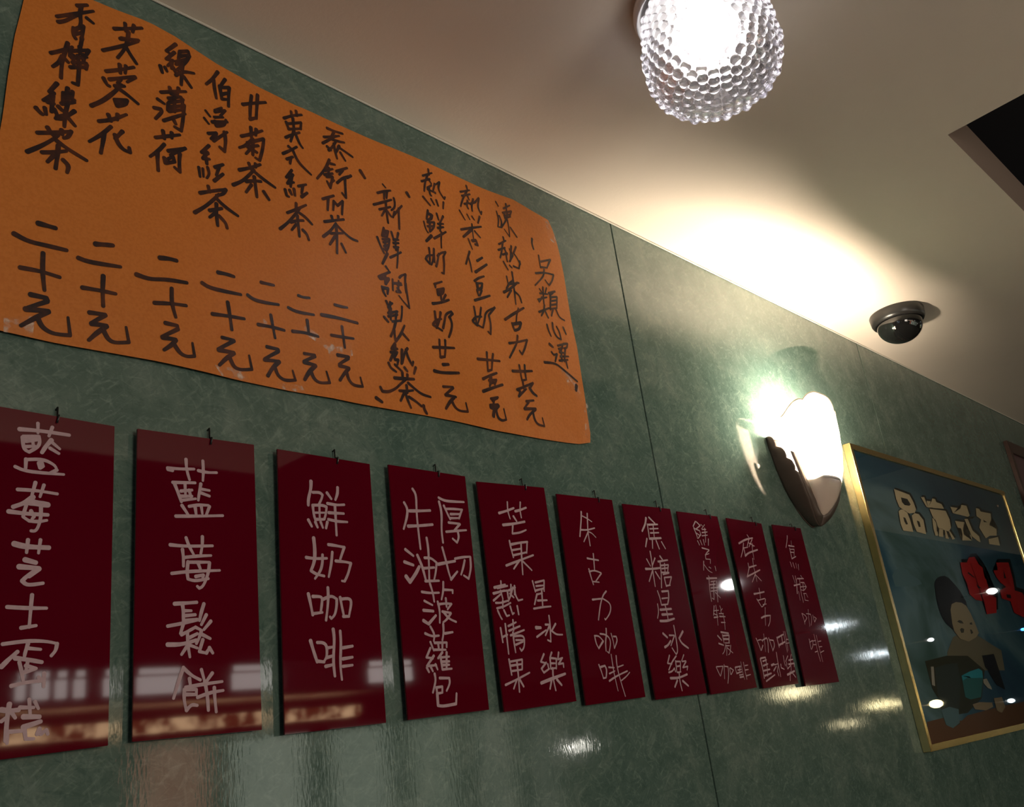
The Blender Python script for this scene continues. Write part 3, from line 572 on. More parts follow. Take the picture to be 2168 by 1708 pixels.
# ------------------------------------------------------------------ red acrylic signs
YS = 0.988
signs = [
 ('藍莓芝士蛋糕', [(-18, 857), (243, 902), (229, 1578), (-30, 1612)], (122, 864), 'leftmost, cut off by the picture edge', [
  (0, 860, 4.743, 3.7, '''1.2:195,230 400,245 695,290; 380,170 380,270; 525,210 490,300; 225,310 235,430 290,460 380,410 400,360 390,300 230,300; 1.6:260,340 370,330; 320,300 340,440; 260,405 350,400; 1.3:515,340 460,400 420,465; 530,370 600,430; 500,420 590,475; 260,530 255,640; 260,535 430,530 550,590 570,640; 570,640 500,670; 1.1:390,570 400,620 430,600 420,560 390,570; 150,605 260,655 640,685;
175,835 360,845 575,880; 355,765 320,890; 440,790 400,910; 1.4:330,910 250,970 130,1010; 1.9:300,960 400,980 480,990; 270,970 240,1060 230,1110 290,1150; 1.2:85,1055 270,1080 480,1090; 290,1150 380,1160 470,1145; 410,1000 410,1120 380,1220 350,1255 310,1250; 310,1050 340,1110 320,1130;
1.5:140,1380 250,1410 490,1420; 280,1340 265,1470; 405,1340 385,1475; 1.4:250,1540 360,1570; 1.4:190,1610 380,1625; 1.5:390,1630 290,1708'''),
  (0, 1200, 4.068, 3.7, '''1.3:330,20 230,80 190,120; 1.1:190,120 230,160 370,140; 1.1:60,345 230,355 400,355; 275,240 260,400 250,520; 180,525 310,505;
20,665 240,635 400,640 490,660; 490,660 480,720 440,765; 240,660 215,740 210,770; 240,700 350,710; 1.2:10,860 80,790 150,730; 1.2:130,785 250,800 360,820; 165,820 180,880 200,990; 220,850 310,875; 200,910 300,880; 240,800 220,900; 380,915 375,1030; 95,1025 240,990 380,980; 330,950 370,980;
1.3:10,1230 80,1240 160,1230; 1.2:80,1180 60,1300 45,1500; 10,1330 60,1290; 90,1240 130,1300; 170,1210 290,1210; 250,1140 260,1300; 1.3:200,1290 340,1290; 1.3:200,1380 350,1330; 300,1160 330,1220; 70,1420 200,1410; 210,1400 220,1480 290,1480; 320,1440 340,1390 350,1440 400,1400 410,1440; 60,1440 60,1520''')]),
 ('藍莓鬆餅', [(291, 907), (538, 941), (555, 1545), (280, 1570)], (443, 908), 'second from the left', [
  (270, 890, 4.617, 3.9, '''390,465 530,475 650,475; 1.3:395,475 440,490; 690,490 780,510 870,510; 570,380 575,480 605,580; 735,395 740,500 735,590; 440,605 660,610; 1.1:455,610 490,700 525,795; 560,620 565,740; 520,690 630,680; 520,740 630,740; 530,780 665,765; 600,680 620,750; 715,620 700,700 690,780; 715,670 800,685; 710,705 800,740; 530,830 590,920; 600,840 690,825 790,830; 800,840 770,920; 660,850 670,920; 720,840 730,910; 470,935 700,935 930,930;
415,1215 560,1230 830,1225; 570,1145 600,1230 645,1310; 730,1135 730,1220 715,1300; 535,1260 545,1340 545,1425; 545,1340 680,1325 815,1320; 590,1380 580,1480 590,1550 660,1570 790,1545; 590,1385 690,1385 800,1385; 800,1390 790,1490 740,1620 700,1640 680,1620; 430,1495 600,1475 760,1470 900,1465; 690,1400 710,1450; 665,1525 740,1510 730,1560'''),
  (270, 1240, 4.743, 3.9, '''1.1:470,180 560,175 695,165; 1.1:550,180 560,260 560,370; 570,250 640,250; 570,300 680,290; 570,350 700,335; 400,405 560,375 700,345; 560,380 530,480; 540,490 600,460 680,415; 1.1:765,180 740,260 720,350; 790,290 740,390; 835,355 765,440; 680,415 740,445; 740,450 720,520 690,580; 750,490 830,530; 600,470 605,600 625,715; 1.2:400,590 540,590 690,545; 600,600 540,690; 610,590 700,625; 620,520 700,480; 755,540 720,660 790,675; 820,620 855,675; 790,675 820,625;
1.1:560,820 510,960 460,1130; 565,830 640,900 730,945; 620,930 630,1000; 580,1020 740,990 950,960; 570,1040 565,1140 590,1250; 590,1040 690,1040 690,1090; 590,1090 690,1090; 590,1250 640,1190 700,1200; 740,840 770,950; 850,875 790,960; 1.1:775,960 800,1100 810,1250; 700,1120 830,1070 960,1050; 870,1020 875,1130 890,1265''')]),
 ('鮮奶咖啡', [(587, 950), (783, 982), (818, 1530), (603, 1555)], (708, 953), 'third from the left', [
  (570, 940, 5.336, 4.0, '''1.2:470,420 470,500 440,620 440,690; 490,545 570,545 600,575 590,620 560,680; 490,690 500,790 520,860; 490,690 600,690 645,710 640,780 620,850; 520,850 620,850; 0.8:520,775 630,775; 0.8:565,700 570,850; 440,855 480,930; 520,880 545,940; 580,880 605,945; 655,880 640,950; 650,550 700,620; 1.1:770,490 770,560 745,630; 655,670 760,690 845,685; 670,775 840,785; 665,850 770,875 880,880; 740,690 750,850 760,1030;
1.3:500,1060 515,1200 510,1330 470,1430; 470,1430 530,1470 620,1490; 415,1280 520,1295 650,1290; 600,1250 600,1340 580,1430 515,1520; 665,1135 740,1145 845,1165; 845,1165 800,1300; 710,1220 700,1350 670,1500; 750,1320 860,1330 920,1345; 920,1345 890,1470 850,1550 820,1545'''),
  (570, 1240, 5.336, 4.0, '''1.1:440,90 465,200 490,330; 490,120 580,120 600,150 580,300; 490,315 600,300; 660,20 665,100 660,230 640,390; 610,150 700,110 760,150 760,230 740,330 700,370 685,350; 800,130 820,240 840,330; 810,150 900,140 930,180 900,340; 835,345 900,345;
1.2:465,620 500,740 540,860; 540,640 610,640 650,680 650,800 620,850; 540,850 620,860; 1.1:720,490 735,600 720,850 740,1020; 800,510 810,650 800,900 820,1060; 660,700 720,690; 650,810 720,790; 635,910 720,890; 830,700 940,680; 830,825 940,805; 830,910 940,895''')]),
 ('厚切牛油菠蘿包', [(822, 983), (985, 1008), (1036, 1502), (864, 1524)], (921, 984), 'fourth from the left', [
  (800, 960, 5.888, 3.8, '''430,440 475,510 480,700 490,850 530,1190; 1.1:325,610 370,690 360,800 320,940; 1.2:390,715 520,715 650,710; 1.2:375,905 520,900 680,885; 1.1:755,550 830,590 960,600 1070,605; 1.1:760,600 795,740 790,960 810,1110; 820,650 860,740 900,820; 850,690 940,690 1050,700; 1045,700 1010,810; 905,755 1020,755; 905,805 1010,805; 880,860 1010,875; 1020,880 950,960; 850,975 960,965 1100,955; 990,960 1010,1040 985,1110 930,1060;
1.2:340,1195 440,1275; 1.2:330,1350 440,1390; 1.5:350,1530 400,1600 470,1500 515,1410; 1.2:490,1265 550,1400 600,1590; 605,1050 630,1200 640,1600; 580,1300 660,1300 730,1360 720,1480 700,1570; 570,1430 700,1420; 590,1590 760,1585; 800,1170 850,1350 880,1480 910,1570; 1.2:750,1380 850,1360 960,1340; 910,1570 990,1470; 960,1310 1060,1290 1150,1285; 1150,1290 1160,1430 1130,1560 1070,1520; 1080,1330 1060,1430 1035,1510'''),
  (820, 1230, 5.508, 3.6, '''400,125 490,140 600,135; 495,30 530,140 545,240; 650,10 650,120 630,215; 660,100 760,105 760,140; 430,230 525,280; 1.2:420,340 535,350; 1.3:420,460 480,500 565,400; 585,240 610,340 610,485; 590,270 680,260 745,265; 745,265 700,330; 680,200 690,300; 640,355 740,370; 740,375 690,450 650,480; 660,370 720,440 800,475;
440,610 520,645 600,635; 500,530 550,620 540,700; 650,500 655,600 640,690; 670,610 760,595; 500,710 540,810; 550,720 690,715 690,770; 550,800 680,800; 590,720 600,800; 640,720 640,800; 500,780 455,890 530,900; 540,870 460,990 570,980; 460,1010 485,1060; 500,990 530,1050; 560,970 585,1030; 640,830 590,900; 620,890 640,1030; 620,890 720,880; 630,940 720,935; 640,980 720,975; 640,1030 750,1020; 690,830 690,1020;
550,1080 565,1160 530,1300; 610,1130 720,1130 730,1190 690,1280; 570,1240 640,1230 640,1300; 570,1240 580,1310 640,1300; 1.2:580,1310 590,1450 650,1460 800,1430 805,1310''')]),
 ('芒果熱情果星冰樂', [(1009, 1019), (1152, 1032), (1221, 1484), (1068, 1507)], (1104, 1014), 'fifth from the left', [
  (990, 1000, 6.568, 3.4, '''1.2:435,565 540,535 640,495; 0.9:550,410 555,540 590,645; 1.2:660,540 720,525 810,490; 0.9:730,415 725,530 745,630; 1.2:635,610 680,680; 1.3:490,730 640,715 790,685; 625,740 620,850; 620,850 720,840 810,800;
580,950 600,1050 635,1180; 1.2:610,1000 700,980 830,965; 825,970 820,1120; 620,1080 740,1060; 640,1150 820,1110; 740,990 750,1200 765,1420; 1.1:535,1295 700,1230 910,1150; 720,1220 640,1340; 770,1240 890,1360;
0.9:460,1510 465,1580; 1.2:370,1600 520,1560; 1.1:355,1680 510,1640; 0.9:600,1560 600,1700; 570,1640 660,1600; 650,1590 650,1700; 900,1510 940,1660; 940,1530 1060,1500 1060,1650; 950,1580 1050,1570; 950,1640 1060,1610'''),
  (1020, 1240, 6.1, 3.3, '''1.1:150,100 250,70 330,60; 150,190 240,110; 240,60 270,170; 200,30 330,0; 180,220 250,220 340,190; 270,190 270,290; 195,290 280,270 370,220; 330,80 340,160; 400,20 370,130 340,200; 360,100 410,150; 420,0 430,120 470,190 525,175; 205,320 240,400 260,430; 285,315 320,390 355,380; 365,265 395,365 415,350; 455,260 475,370;
240,545 270,730; 300,490 320,660 345,880; 270,660 330,630; 340,520 440,470; 400,440 410,580; 350,580 490,520; 370,640 545,570; 400,600 410,700 435,860; 420,650 520,640 550,680 545,800 510,840 490,805; 440,700 550,700; 440,760 530,720;
350,950 385,1150; 360,980 520,950 520,1070; 380,1030 510,1010; 390,1100 520,1080; 450,970 470,1150 485,1370; 305,1280 450,1210 615,1120; 450,1210 410,1330; 1.1:490,1210 540,1300;
710,110 680,240; 710,110 780,95; 770,40 785,260; 720,190 840,185; 670,295 780,275 890,265;
1.6:700,540 760,540; 710,660 790,600 830,570; 820,500 870,500; 870,520 820,640; 865,385 880,500 890,720 850,700; 950,490 900,580 960,630 1040,630;
800,880 760,980 830,1000; 830,990 770,1070 800,1120 870,1070; 850,1010 860,1060; 900,860 880,920; 880,930 960,940 960,1070; 880,930 890,1070 960,1060; 890,1000 950,1000; 990,860 980,950 1040,930; 1030,940 990,1010 1050,1000 1055,1050; 1.5:765,1255 900,1200 1075,1135; 915,1060 920,1200 955,1350; 1.1:900,1220 880,1330; 1.4:970,1210 1030,1280''')]),
 ('朱古力咖啡', [(1178, 1045), (1296, 1058), (1367, 1475), (1241, 1493)], (1258, 1039), 'sixth from the left', [
  (1160, 1030, 7.118, 2.9, '''1.2:500,380 500,500 480,750; 0.8:510,440 590,480 660,530; 590,405 595,550 600,680 635,890; 490,650 590,655 700,625; 600,690 540,830; 0.7:610,680 660,700 720,765; 1.1:590,1080 670,1095 760,1110; 680,1010 690,1120 700,1260; 615,1240 650,1370 685,1475; 620,1280 700,1260 800,1300; 800,1310 720,1425; 0.8:680,1430 770,1440'''),
  (1200, 1260, 7.117, 2.7, '''1.2:385,65 480,55 540,50; 540,50 640,110 665,190 640,290 580,370 570,350; 1.1:590,-60 540,0 500,150 475,370;
415,610 440,730 480,800; 415,610 480,610 540,680; 1.3:545,690 480,800; 1.1:590,500 595,600 580,700 590,840; 500,580 580,590 640,640 660,720 635,870 610,850; 0.8:665,575 700,700 715,800; 700,620 740,620 760,680 715,800;
480,1045 520,1150 550,1250; 1.2:510,1080 570,1060 600,1120 590,1240 550,1250; 0.8:665,890 690,1050 710,1180 770,1440; 0.9:740,910 750,1050 790,1230 880,1520; 630,1085 710,1090; 640,1180 720,1140; 1.1:640,1290 740,1220 910,1140; 0.8:770,1080 850,1050; 0.8:820,1285 900,1220 945,1160''')]),
 ('焦糖星冰樂', [(1318, 1066), (1419, 1077), (1497, 1467), (1389, 1481)], (1388, 1061), 'seventh from the left, crossing the panel joint', [
  (1300, 1050, 7.425, 3.0, '''1.5:500,345 490,440 440,550; 520,440 540,560 555,680; 1.2:545,335 590,380 640,430; 1.2:540,450 680,445; 560,515 690,510; 570,580 700,575; 1.5:570,670 735,660; 610,450 630,660; 1.3:515,670 495,795; 600,690 605,820; 1.1:660,700 710,830; 745,720 805,825;
565,870 590,1020 610,1200 645,1420; 510,990 570,1100; 640,975 600,1090; 1.4:495,1145 600,1145 720,1130; 1.1:600,1180 550,1340; 1.1:650,1190 720,1300; 1.2:720,945 760,1000; 1.3:690,1030 840,1005; 720,1030 740,1200 745,1440; 740,1090 850,1080 840,1200; 750,1140 840,1130; 740,1200 860,1200; 790,1060 800,1200; 770,1230 860,1210; 790,1290 820,1420; 790,1280 900,1270 870,1400; 820,1410 880,1400;
680,1490 720,1600 740,1700; 1.2:750,1500 850,1490 860,1600 840,1700; 750,1610 840,1600'''),
  (1350, 1270, 7.765, 3.0, '''390,80 490,70; 0.8:325,65 345,190 325,300; 450,90 480,200 500,330; 1.4:370,160 550,145; 1.4:400,240 570,230; 1.5:370,345 480,345 600,305;
1.4:415,550 485,615; 1.4:445,775 500,740 540,670; 590,420 620,580 660,850 630,890 565,790; 520,580 600,580; 600,590 545,750; 1.4:740,515 680,630 720,710 830,790;
520,910 490,1040 560,1050; 630,920 560,1020 510,1150; 510,1190 570,1170 600,1120 620,1180; 620,1000 640,1180; 630,1010 700,1010 700,1170; 650,1190 710,1180; 650,1090 700,1080; 0.8:755,900 720,1000; 730,1010 790,1000; 790,1010 740,1110 820,1090 810,1150; 1.4:540,1285 680,1280 810,1220; 680,1190 690,1330 730,1490; 1.4:650,1320 610,1430; 1.5:740,1330 830,1410''')]),
 ('鮮忌廉特濃咖啡', [(1433, 1082), (1519, 1093), (1603, 1455), (1506, 1470)], (1494, 1079), 'eighth from the left, lamp reflected in it', [
  (1420, 1060, 7.425, 2.3, '''1.2:385,325 350,400 375,440; 1.2:400,330 460,390 400,440; 1.2:360,430 400,520 420,590; 1.1:380,440 450,470 470,530 430,590; 390,500 450,540; 0.6:470,370 510,410; 0.6:530,375 500,420 480,440; 490,450 550,450; 490,500 570,490; 490,550 575,540; 530,430 545,560 545,650; 420,630 450,695; 460,620 490,695; 510,610 530,695; 590,600 590,700;
1.3:490,740 600,770; 600,780 540,840 550,910; 0.8:540,850 600,830; 0.8:550,915 620,920 620,985; 515,950 515,1090; 0.8:520,1000 590,1100 650,1130; 0.8:600,1040 630,1060; 0.8:695,1030 710,1100;
590,1180 610,1210; 1.6:565,1220 720,1215; 600,1230 610,1400 640,1580; 630,1270 700,1260; 610,1320 700,1310; 630,1370 740,1360; 630,1420 730,1410; 670,1280 680,1550 650,1530; 720,1260 730,1450 740,1590; 0.8:700,1440 780,1525'''),
  (1460, 1280, 8.5375, 2.2, '''440,20 430,190; 430,110 520,100; 0.8:470,10 490,150 510,370; 1.3:440,230 510,220; 430,160 500,190; 0.8:545,20 570,100 590,70; 530,160 610,160; 0.8:560,100 570,160; 1.2:540,210 640,215; 0.8:600,170 630,300 640,450; 570,320 640,320;
1.4:505,560 575,640; 1.5:525,700 610,730; 1.6:565,495 700,515; 590,540 620,690; 1.5:600,560 710,550 710,680; 1.8:610,620 700,620; 640,690 720,690; 0.8:650,720 630,840 595,890; 660,740 720,740; 0.8:740,730 730,880 700,905; 0.8:680,780 780,870; 0.8:670,760 670,915;
480,1130 520,1220 555,1290; 485,1120 600,1110 560,1280; 0.8:620,1080 630,1340; 620,1110 690,1120 705,1250 690,1420; 720,1150 740,1260; 730,1140 790,1180 750,1260; 820,1130 850,1250; 1.3:830,1130 920,1110; 870,1180 930,1170; 1.3:850,1240 940,1210; 910,1110 900,1200; 1.4:910,1310 970,1300; 0.6:920,1030 950,1200 990,1350; 0.8:970,1040 1000,1200 1035,1350; 1000,1100 1050,1090; 1000,1180 1060,1170; 1020,1285 1100,1260; 900,1270 960,1260''')]),
 ('碎朱古力咖啡星冰樂', [(1538, 1096), (1612, 1108), (1691, 1447), (1617, 1457)], (1591, 1095), 'ninth from the left, second from the right', [
  (1530, 1080, 7.765, 2.4, '''400,405 430,450; 1.7:265,545 370,480 490,455; 1.1:340,540 330,660 300,770; 1.2:350,640 370,750; 340,620 410,610; 430,470 400,600; 480,480 430,600; 430,540 520,590; 480,550 500,600; 1.7:370,750 420,700 570,650; 0.8:480,540 490,680 515,810;
415,870 430,960; 0.8:490,790 500,900 540,1060 560,1170; 1.5:430,940 550,905; 430,960 400,1100; 1.4:400,1090 500,1040 610,980; 530,1060 485,1180; 0.9:550,1070 635,1160; 1.5:515,1375 600,1360 680,1340; 0.8:595,1280 610,1370 620,1450; 560,1460 640,1590; 580,1480 690,1450; 700,1460 690,1550 640,1590; 0.8:660,1550 715,1540'''),
  (1580, 1290, 9.486, 2.2, '''0.8:375,-40 375,150 385,320; 1.7:300,170 370,130 480,120; 480,120 475,260 440,335;
1.2:195,580 250,700 290,820; 230,620 300,600 330,650; 1.2:330,720 300,820; 0.7:345,490 360,600 385,850; 1.3:320,620 400,570 430,620 440,860; 1.1:445,570 490,700 530,820; 1.2:470,610 540,620 570,720 530,830;
1.3:610,560 660,760; 1.7:620,570 740,500; 1.7:650,720 770,650; 1.2:700,510 730,700; 0.7:740,440 790,700 820,860; 0.7:770,440 800,600 835,830; 800,600 840,600; 800,680 860,670;
1.5:280,990 330,1200 360,1380; 1.5:290,980 380,960 400,1080; 1.4:330,1040 400,1010; 1.6:340,1130 430,1090; 1.7:350,1230 470,1200; 1.7:370,1330 500,1280; 1.4:400,1440 570,1310; 410,1100 430,1350;
2:505,1120 555,1095; 1.4:550,1230 600,1140; 600,860 630,1050 690,1350; 560,1110 640,1090; 640,1120 620,1250; 650,1330 620,1230; 740,930 760,1060 780,1130; 1.3:690,1100 700,1170 760,1200;
830,930 790,1040 820,1100; 800,1100 830,1200; 0.8:900,900 880,1000; 1.4:850,1020 930,1000; 1.7:850,1100 960,1080; 880,990 900,1230; 830,1190 890,1120; 960,1090 960,1150; 1.9:825,1310 965,1235; 880,1250 880,1430; 1.5:930,1280 990,1360''')]),
 ('焦糖咖啡', [(1635, 1110), (1695, 1118), (1777, 1443), (1706, 1452)], (1675, 1109), 'rightmost of the row', [
  (1620, 1090, 8.539, 2.1, '''1.3:395,375 395,450 375,590; 0.6:465,465 475,550; 1.6:420,555 520,570; 1.3:440,600 480,790; 450,620 520,620 520,740; 1.2:450,670 520,680; 1.5:480,790 550,750; 450,850 480,935; 500,865 530,960; 0.8:550,870 570,965; 0.8:595,890 605,995;
0.9:495,1095 540,1230; 540,1100 560,1200; 560,1160 570,1290 580,1420; 1.5:520,1275 620,1250; 1.6:570,1300 575,1420; 0.8:600,1380 630,1540; 640,1095 670,1140; 1.4:580,1150 690,1150; 620,1170 640,1380 690,1580; 640,1220 700,1220 740,1300 700,1370 640,1350; 640,1300 740,1290; 680,1220 690,1370; 0.8:690,1420 740,1420 770,1490; 0.8:700,1430 720,1540 780,1550'''),
  (1660, 1270, 8.993, 2.0, '''335,255 380,380 395,460; 340,255 400,290 430,340 390,420; 0.8:455,180 465,340 485,500; 420,260 500,270 530,350 510,480; 545,290 580,420; 570,320 610,350 580,420;
1.2:475,745 510,930; 490,800 540,770 550,860 520,940; 0.9:565,655 600,800 630,960 690,1165; 0.8:610,670 650,850 690,1000 735,1175; 550,780 600,770; 560,850 610,850; 590,990 640,970; 650,790 700,780; 670,890 720,885; 690,1000 755,965''')]),
]
for word, quad, hook, where, blocks in signs:
    q = [aty(x, y, YS) for x, y in quad]              # tl tr br bl, front face
    q1 = [Vector((p.x, YS + 0.003, p.z)) for p in q]
    c = sum(q, Vector()) / 4
    t = empty('menu_sign', (c.x, YS, c.z))
    tag(t, 'glossy dark red hanging menu sign reading %s, %s' % (word, where), 'sign', 'red acrylic menu signs hung in a row')
    hexa('plate', q, q1, M['red'], t, 0.0004)
    lettering(blocks, lambda x, z: YS, M['paint'], t)
    # black wire hook screwed into the wall, bent over the plate's top edge
    hp = aty(hook[0], hook[1], 0.9955); topz = q[0].z + (q[1].z - q[0].z) * (hp.x - q[0].x) / (q[1].x - q[0].x)
    hk = tube('hook', [(hp.x, 1.001, hp.z - 0.001), (hp.x, 0.9955, hp.z + 0.001), (hp.x, 0.9945, topz - 0.004), (hp.x - 0.001, 0.990, topz + 0.0022),
                       (hp.x - 0.0015, 0.9862, topz + 0.001), (hp.x - 0.003, 0.9862, topz - 0.008)], 0.0011, M['black'])
    tag(hk, 'small black wire hook holding up the red %s sign, %s' % (word, where.split(',')[0]), 'hook', 'wire hooks of the red signs')

# ------------------------------------------------------------------ shell wall lamp
XC = 2.135
def interp(tab, v):
    if v <= tab[0][0]: return tab[0][1]
    for (a, fa), (b, fb) in zip(tab, tab[1:]):
        if v <= b: 
            t = (v - a) / (b - a); return fa + (fb - fa) * t
    return tab[-1][1]
AW = [(0.414, 0.003), (0.420, 0.018), (0.432, 0.038), (0.452, 0.060), (0.48, 0.083), (0.504, 0.098), (0.55, 0.117), (0.606, 0.130), (0.65, 0.133), (0.75, 0.132)]
AG = [(0.436, 0.002), (0.442, 0.016), (0.455, 0.033), (0.48, 0.055), (0.51, 0.075), (0.55, 0.095), (0.60, 0.113), (0.65, 0.122), (0.75, 0.122)]
DM = [(0.414, 0.022), (0.44, 0.036), (0.47, 0.046), (0.504, 0.051), (0.55, 0.052), (0.64, 0.047)]
sc_ = empty('wall_lamp', (XC, 1.0, 0.56))
tag(sc_, 'lit shell-shaped wall lamp of white opal glass on a scalloped dark bronze back', 'lamp')
# bronze back: scalloped rim standing off the wall
NB = 72
zs = []
vs, fs = [], []
rows = 8
for side in (-1, 1):
    base = len(vs)
    for i in range(NB + 1):
        t = i / NB
        z = 0.414 + (0.628 - 0.414) * t
        a = interp(AW, z)
        d = interp(DM, z)
        # rounded lobes stepping back to the wall near the top
        lobes = [(0.608, 0.021, 0.020), (0.578, 0.022, 0.038), (0.548, 0.024, 0.049), (0.52, 0.026, 0.052)]
        if z > 0.52:
            d = 0.0
            for zc, rr, dd in lobes:
                k = 1 - ((z - zc) / rr) ** 2
                if k > 0: d = max(d, dd * math.sqrt(k) ** 0.6)
            d = max(d, 0.002)
        for j in range(rows + 1):
            u = j / rows
            x = XC + side * (a + 0.004 * math.sin(u * PI))
            vs.append((x, 1.0 - d * u, z + (1 - u) * 0.006 * max(0, (0.5 - z) / 0.088)))
    for i in range(NB):
        for j in range(rows):
            p = base + i * (rows + 1) + j
            fs.append((p, p + 1, p + rows + 2, p + rows + 1))
# back plate closing the tray against the wall
base = len(vs)
for i in range(NB + 1):
    z = 0.414 + (0.628 - 0.414) * i / NB; a = interp(AW, z)
    vs += [(XC - a, 0.9985, z), (XC + a, 0.9985, z)]
for i in range(NB):
    p = base + 2 * i; fs.append((p, p + 1, p + 3, p + 2))
# front face of the tray, a ledge on which the narrower glass sits
base = len(vs); NF = 40
for i in range(NF + 1):
    z = 0.414 + (0.580 - 0.414) * i / NF; a = interp(AW, z); g_ = max(0.0, interp(AG, z) - 0.006) if z > 0.436 else 0.0
    d = 1.0 - interp(DM, z)
    vs += [(XC - a, d, z), (XC - g_, d, z), (XC + g_, d, z), (XC + a, d, z)]
for i in range(NF):
    p = base + 4 * i; fs.append((p, p + 1, p + 5, p + 4)); fs.append((p + 2, p + 3, p + 7, p + 6))
bp = mesh('back_tray', vs, fs, M['bronze'], sc_, True)
so = bp.modifiers.new('t', 'SOLIDIFY'); so.thickness = 0.0025; so.offset = 0
# opal glass shell
NA, NZ = 96, 48
vs, fs = [], []
for i in range(NA + 1):
    ph = -PI / 2 + PI * i / NA
    lob = abs(math.cos(2.5 * ph + 0.0))
    ztop = 0.655 + 0.060 * max(0, math.cos(ph)) ** 1.1 + 0.016 * lob ** 0.7
    for j in range(NZ + 1):
        t = j / NZ
        z = 0.437 + (ztop - 0.437) * t
        a = interp(AG, z)
        yb = 1.0 - interp(DM, z) * 0.97
        b = 0.056 * (a / 0.122) ** 0.8 * (0.75 + 0.25 * t)
        fl = 1 + 0.085 * t * (lob ** 0.8 - 0.5)
        x = XC + a * math.copysign(abs(math.sin(ph)) ** 0.7, ph) * (1 + 0.03 * t * (lob - 0.5))
        y = yb - b * max(0.0, math.cos(ph)) ** 0.7 * fl
        vs.append((x, y, z))
for i in range(NA):
    for j in range(NZ):
        p = i * (NZ + 1) + j; fs.append((p, p + NZ + 1, p + NZ + 2, p + 1))
gs = mesh('glass_shade', vs, fs, M['opal'], sc_, True)
tube('glass_rim', [vs[i_ * (NZ + 1) + NZ] for i_ in range(NA + 1)], 0.0017, M['opal'], sc_, 8)
hv = [(XC + 0.076 * math.cos(PI * k / 24) * 0.97, 0.956 - 0.044 * math.sin(PI * k / 24) ** 0.8, zz) for zz in (0.517, 0.521) for k in range(25)]
hv += [(XC + q * 0.076, 0.99, zz) for zz in (0.517, 0.521) for q in (1, -1)]
hf = [tuple(list(range(25)) + [51, 50]), tuple([52, 53] + list(range(49, 24, -1)))] + [(k, k + 1, k + 26, k + 25) for k in range(24)]
mesh('holder_plate', hv, hf, M['enamel'], sc_)
hold = lathe('bulb_holder', [(0, -0.045), (0.014, -0.045), (0.016, -0.02), (0.014, 0.0), (0, 0.0)], (XC, 0.948, 0.585), M['enamel'], sc_, 24)
BULB = emit('bulb_warm', (1.0, 0.85, 0.66), 1750.0)
bl = lathe('bulb', [(0.0, 0.0), (0.010, 0.002), (0.012, 0.012), (0.021, 0.028), (0.024, 0.042), (0.021, 0.056), (0.012, 0.065), (0, 0.068)], (XC, 0.948, 0.585), BULB, sc_, 32)

# ------------------------------------------------------------------ ceiling lamp of bubbled glass
LZ = 0.948
_q = ray(1507, 118); LX, LY = _q[0] / _q[2] * LZ, _q[1] / _q[2] * LZ
cl = empty('ceiling_lamp', (LX, LY, H))
tag(cl, 'round clear bubble-glass ceiling lamp, lit, at the top of the picture', 'lamp')
lathe('ceiling_plate', [(0, 0), (0.092, 0.0), (0.103, -0.004), (0.105, -0.014), (0.101, -0.026), (0.094, -0.018), (0.09, -0.008), (0.0, -0.008)], (LX, LY, H), M['enamel'], cl, 64)
prof = []
NP = 200
ctrl = [(0.084, -0.010), (0.087, -0.026), (0.091, -0.048), (0.095, -0.072), (0.0975, -0.096), (0.098, -0.116), (0.0955, -0.136), (0.088, -0.154), (0.075, -0.168), (0.055, -0.177), (0.030, -0.181), (0.0, -0.182)]
def cr(P, n):
    out = []; m_ = len(P) - 1
    for i in range(n + 1):
        s = m_ * i / n; k = min(int(s), m_ - 1); t = s - k
        p0, p1, p2, p3 = P[max(k - 1, 0)], P[k], P[k + 1], P[min(k + 2, m_)]
        out.append(tuple(0.5 * (2 * b + (c - a) * t + (2 * a - 5 * b + 4 * c - d) * t * t + (3 * b - a - 3 * c + d) * t ** 3)
                         for a, b, c, d in zip(p0, p1, p2, p3)))
    return out
prof = cr(ctrl, NP)
nor = []; arc = [0]
for j in range(len(prof)):
    a = prof[max(j - 1, 0)]; b = prof[min(j + 1, NP)]
    dr, dz = b[0] - a[0], b[1] - a[1]; L = math.hypot(dr, dz) or 1
    nor.append((-dz / L, dr / L))
    if j: arc.append(arc[-1] + math.hypot(prof[j][0] - prof[j - 1][0], prof[j][1] - prof[j - 1][1]))
ROW = 0.0155
def bubble(a, j, r, z):
    s = arc[j] - 0.016
    if s < 0: return r, z
    k = int(s / ROW); v = (s / ROW - k) * 2 - 1
    rr = interp([(0, prof[-1][0])] + [], 0) if False else prof[min(NP, j)][0]
    # number of bubbles in this row from the row's middle radius
    sm = (k + 0.5) * ROW + 0.016; jj = min(range(0, NP + 1, 3), key=lambda q: abs(arc[q] - sm)); rm = prof[jj][0]
    nb = max(6, int(2 * PI * rm / 0.0165)) if rm > 0.012 else 0
    if nb == 0: return r, z
    f = a / (2 * PI) * nb + (0.5 if k % 2 else 0); u = (f - math.floor(f)) * 2 - 1
    q = 1 - (u * u + v * v) / 0.92
    h = 0.0076 * (max(0, q) ** 0.5) if q > 0 else 0
    big = 1.0 + 0.25 * math.sin(k * 1.7 + math.floor(f) * 2.3)
    return r + nor[j][0] * -h * big * -1 , z + nor[j][1] * h * big
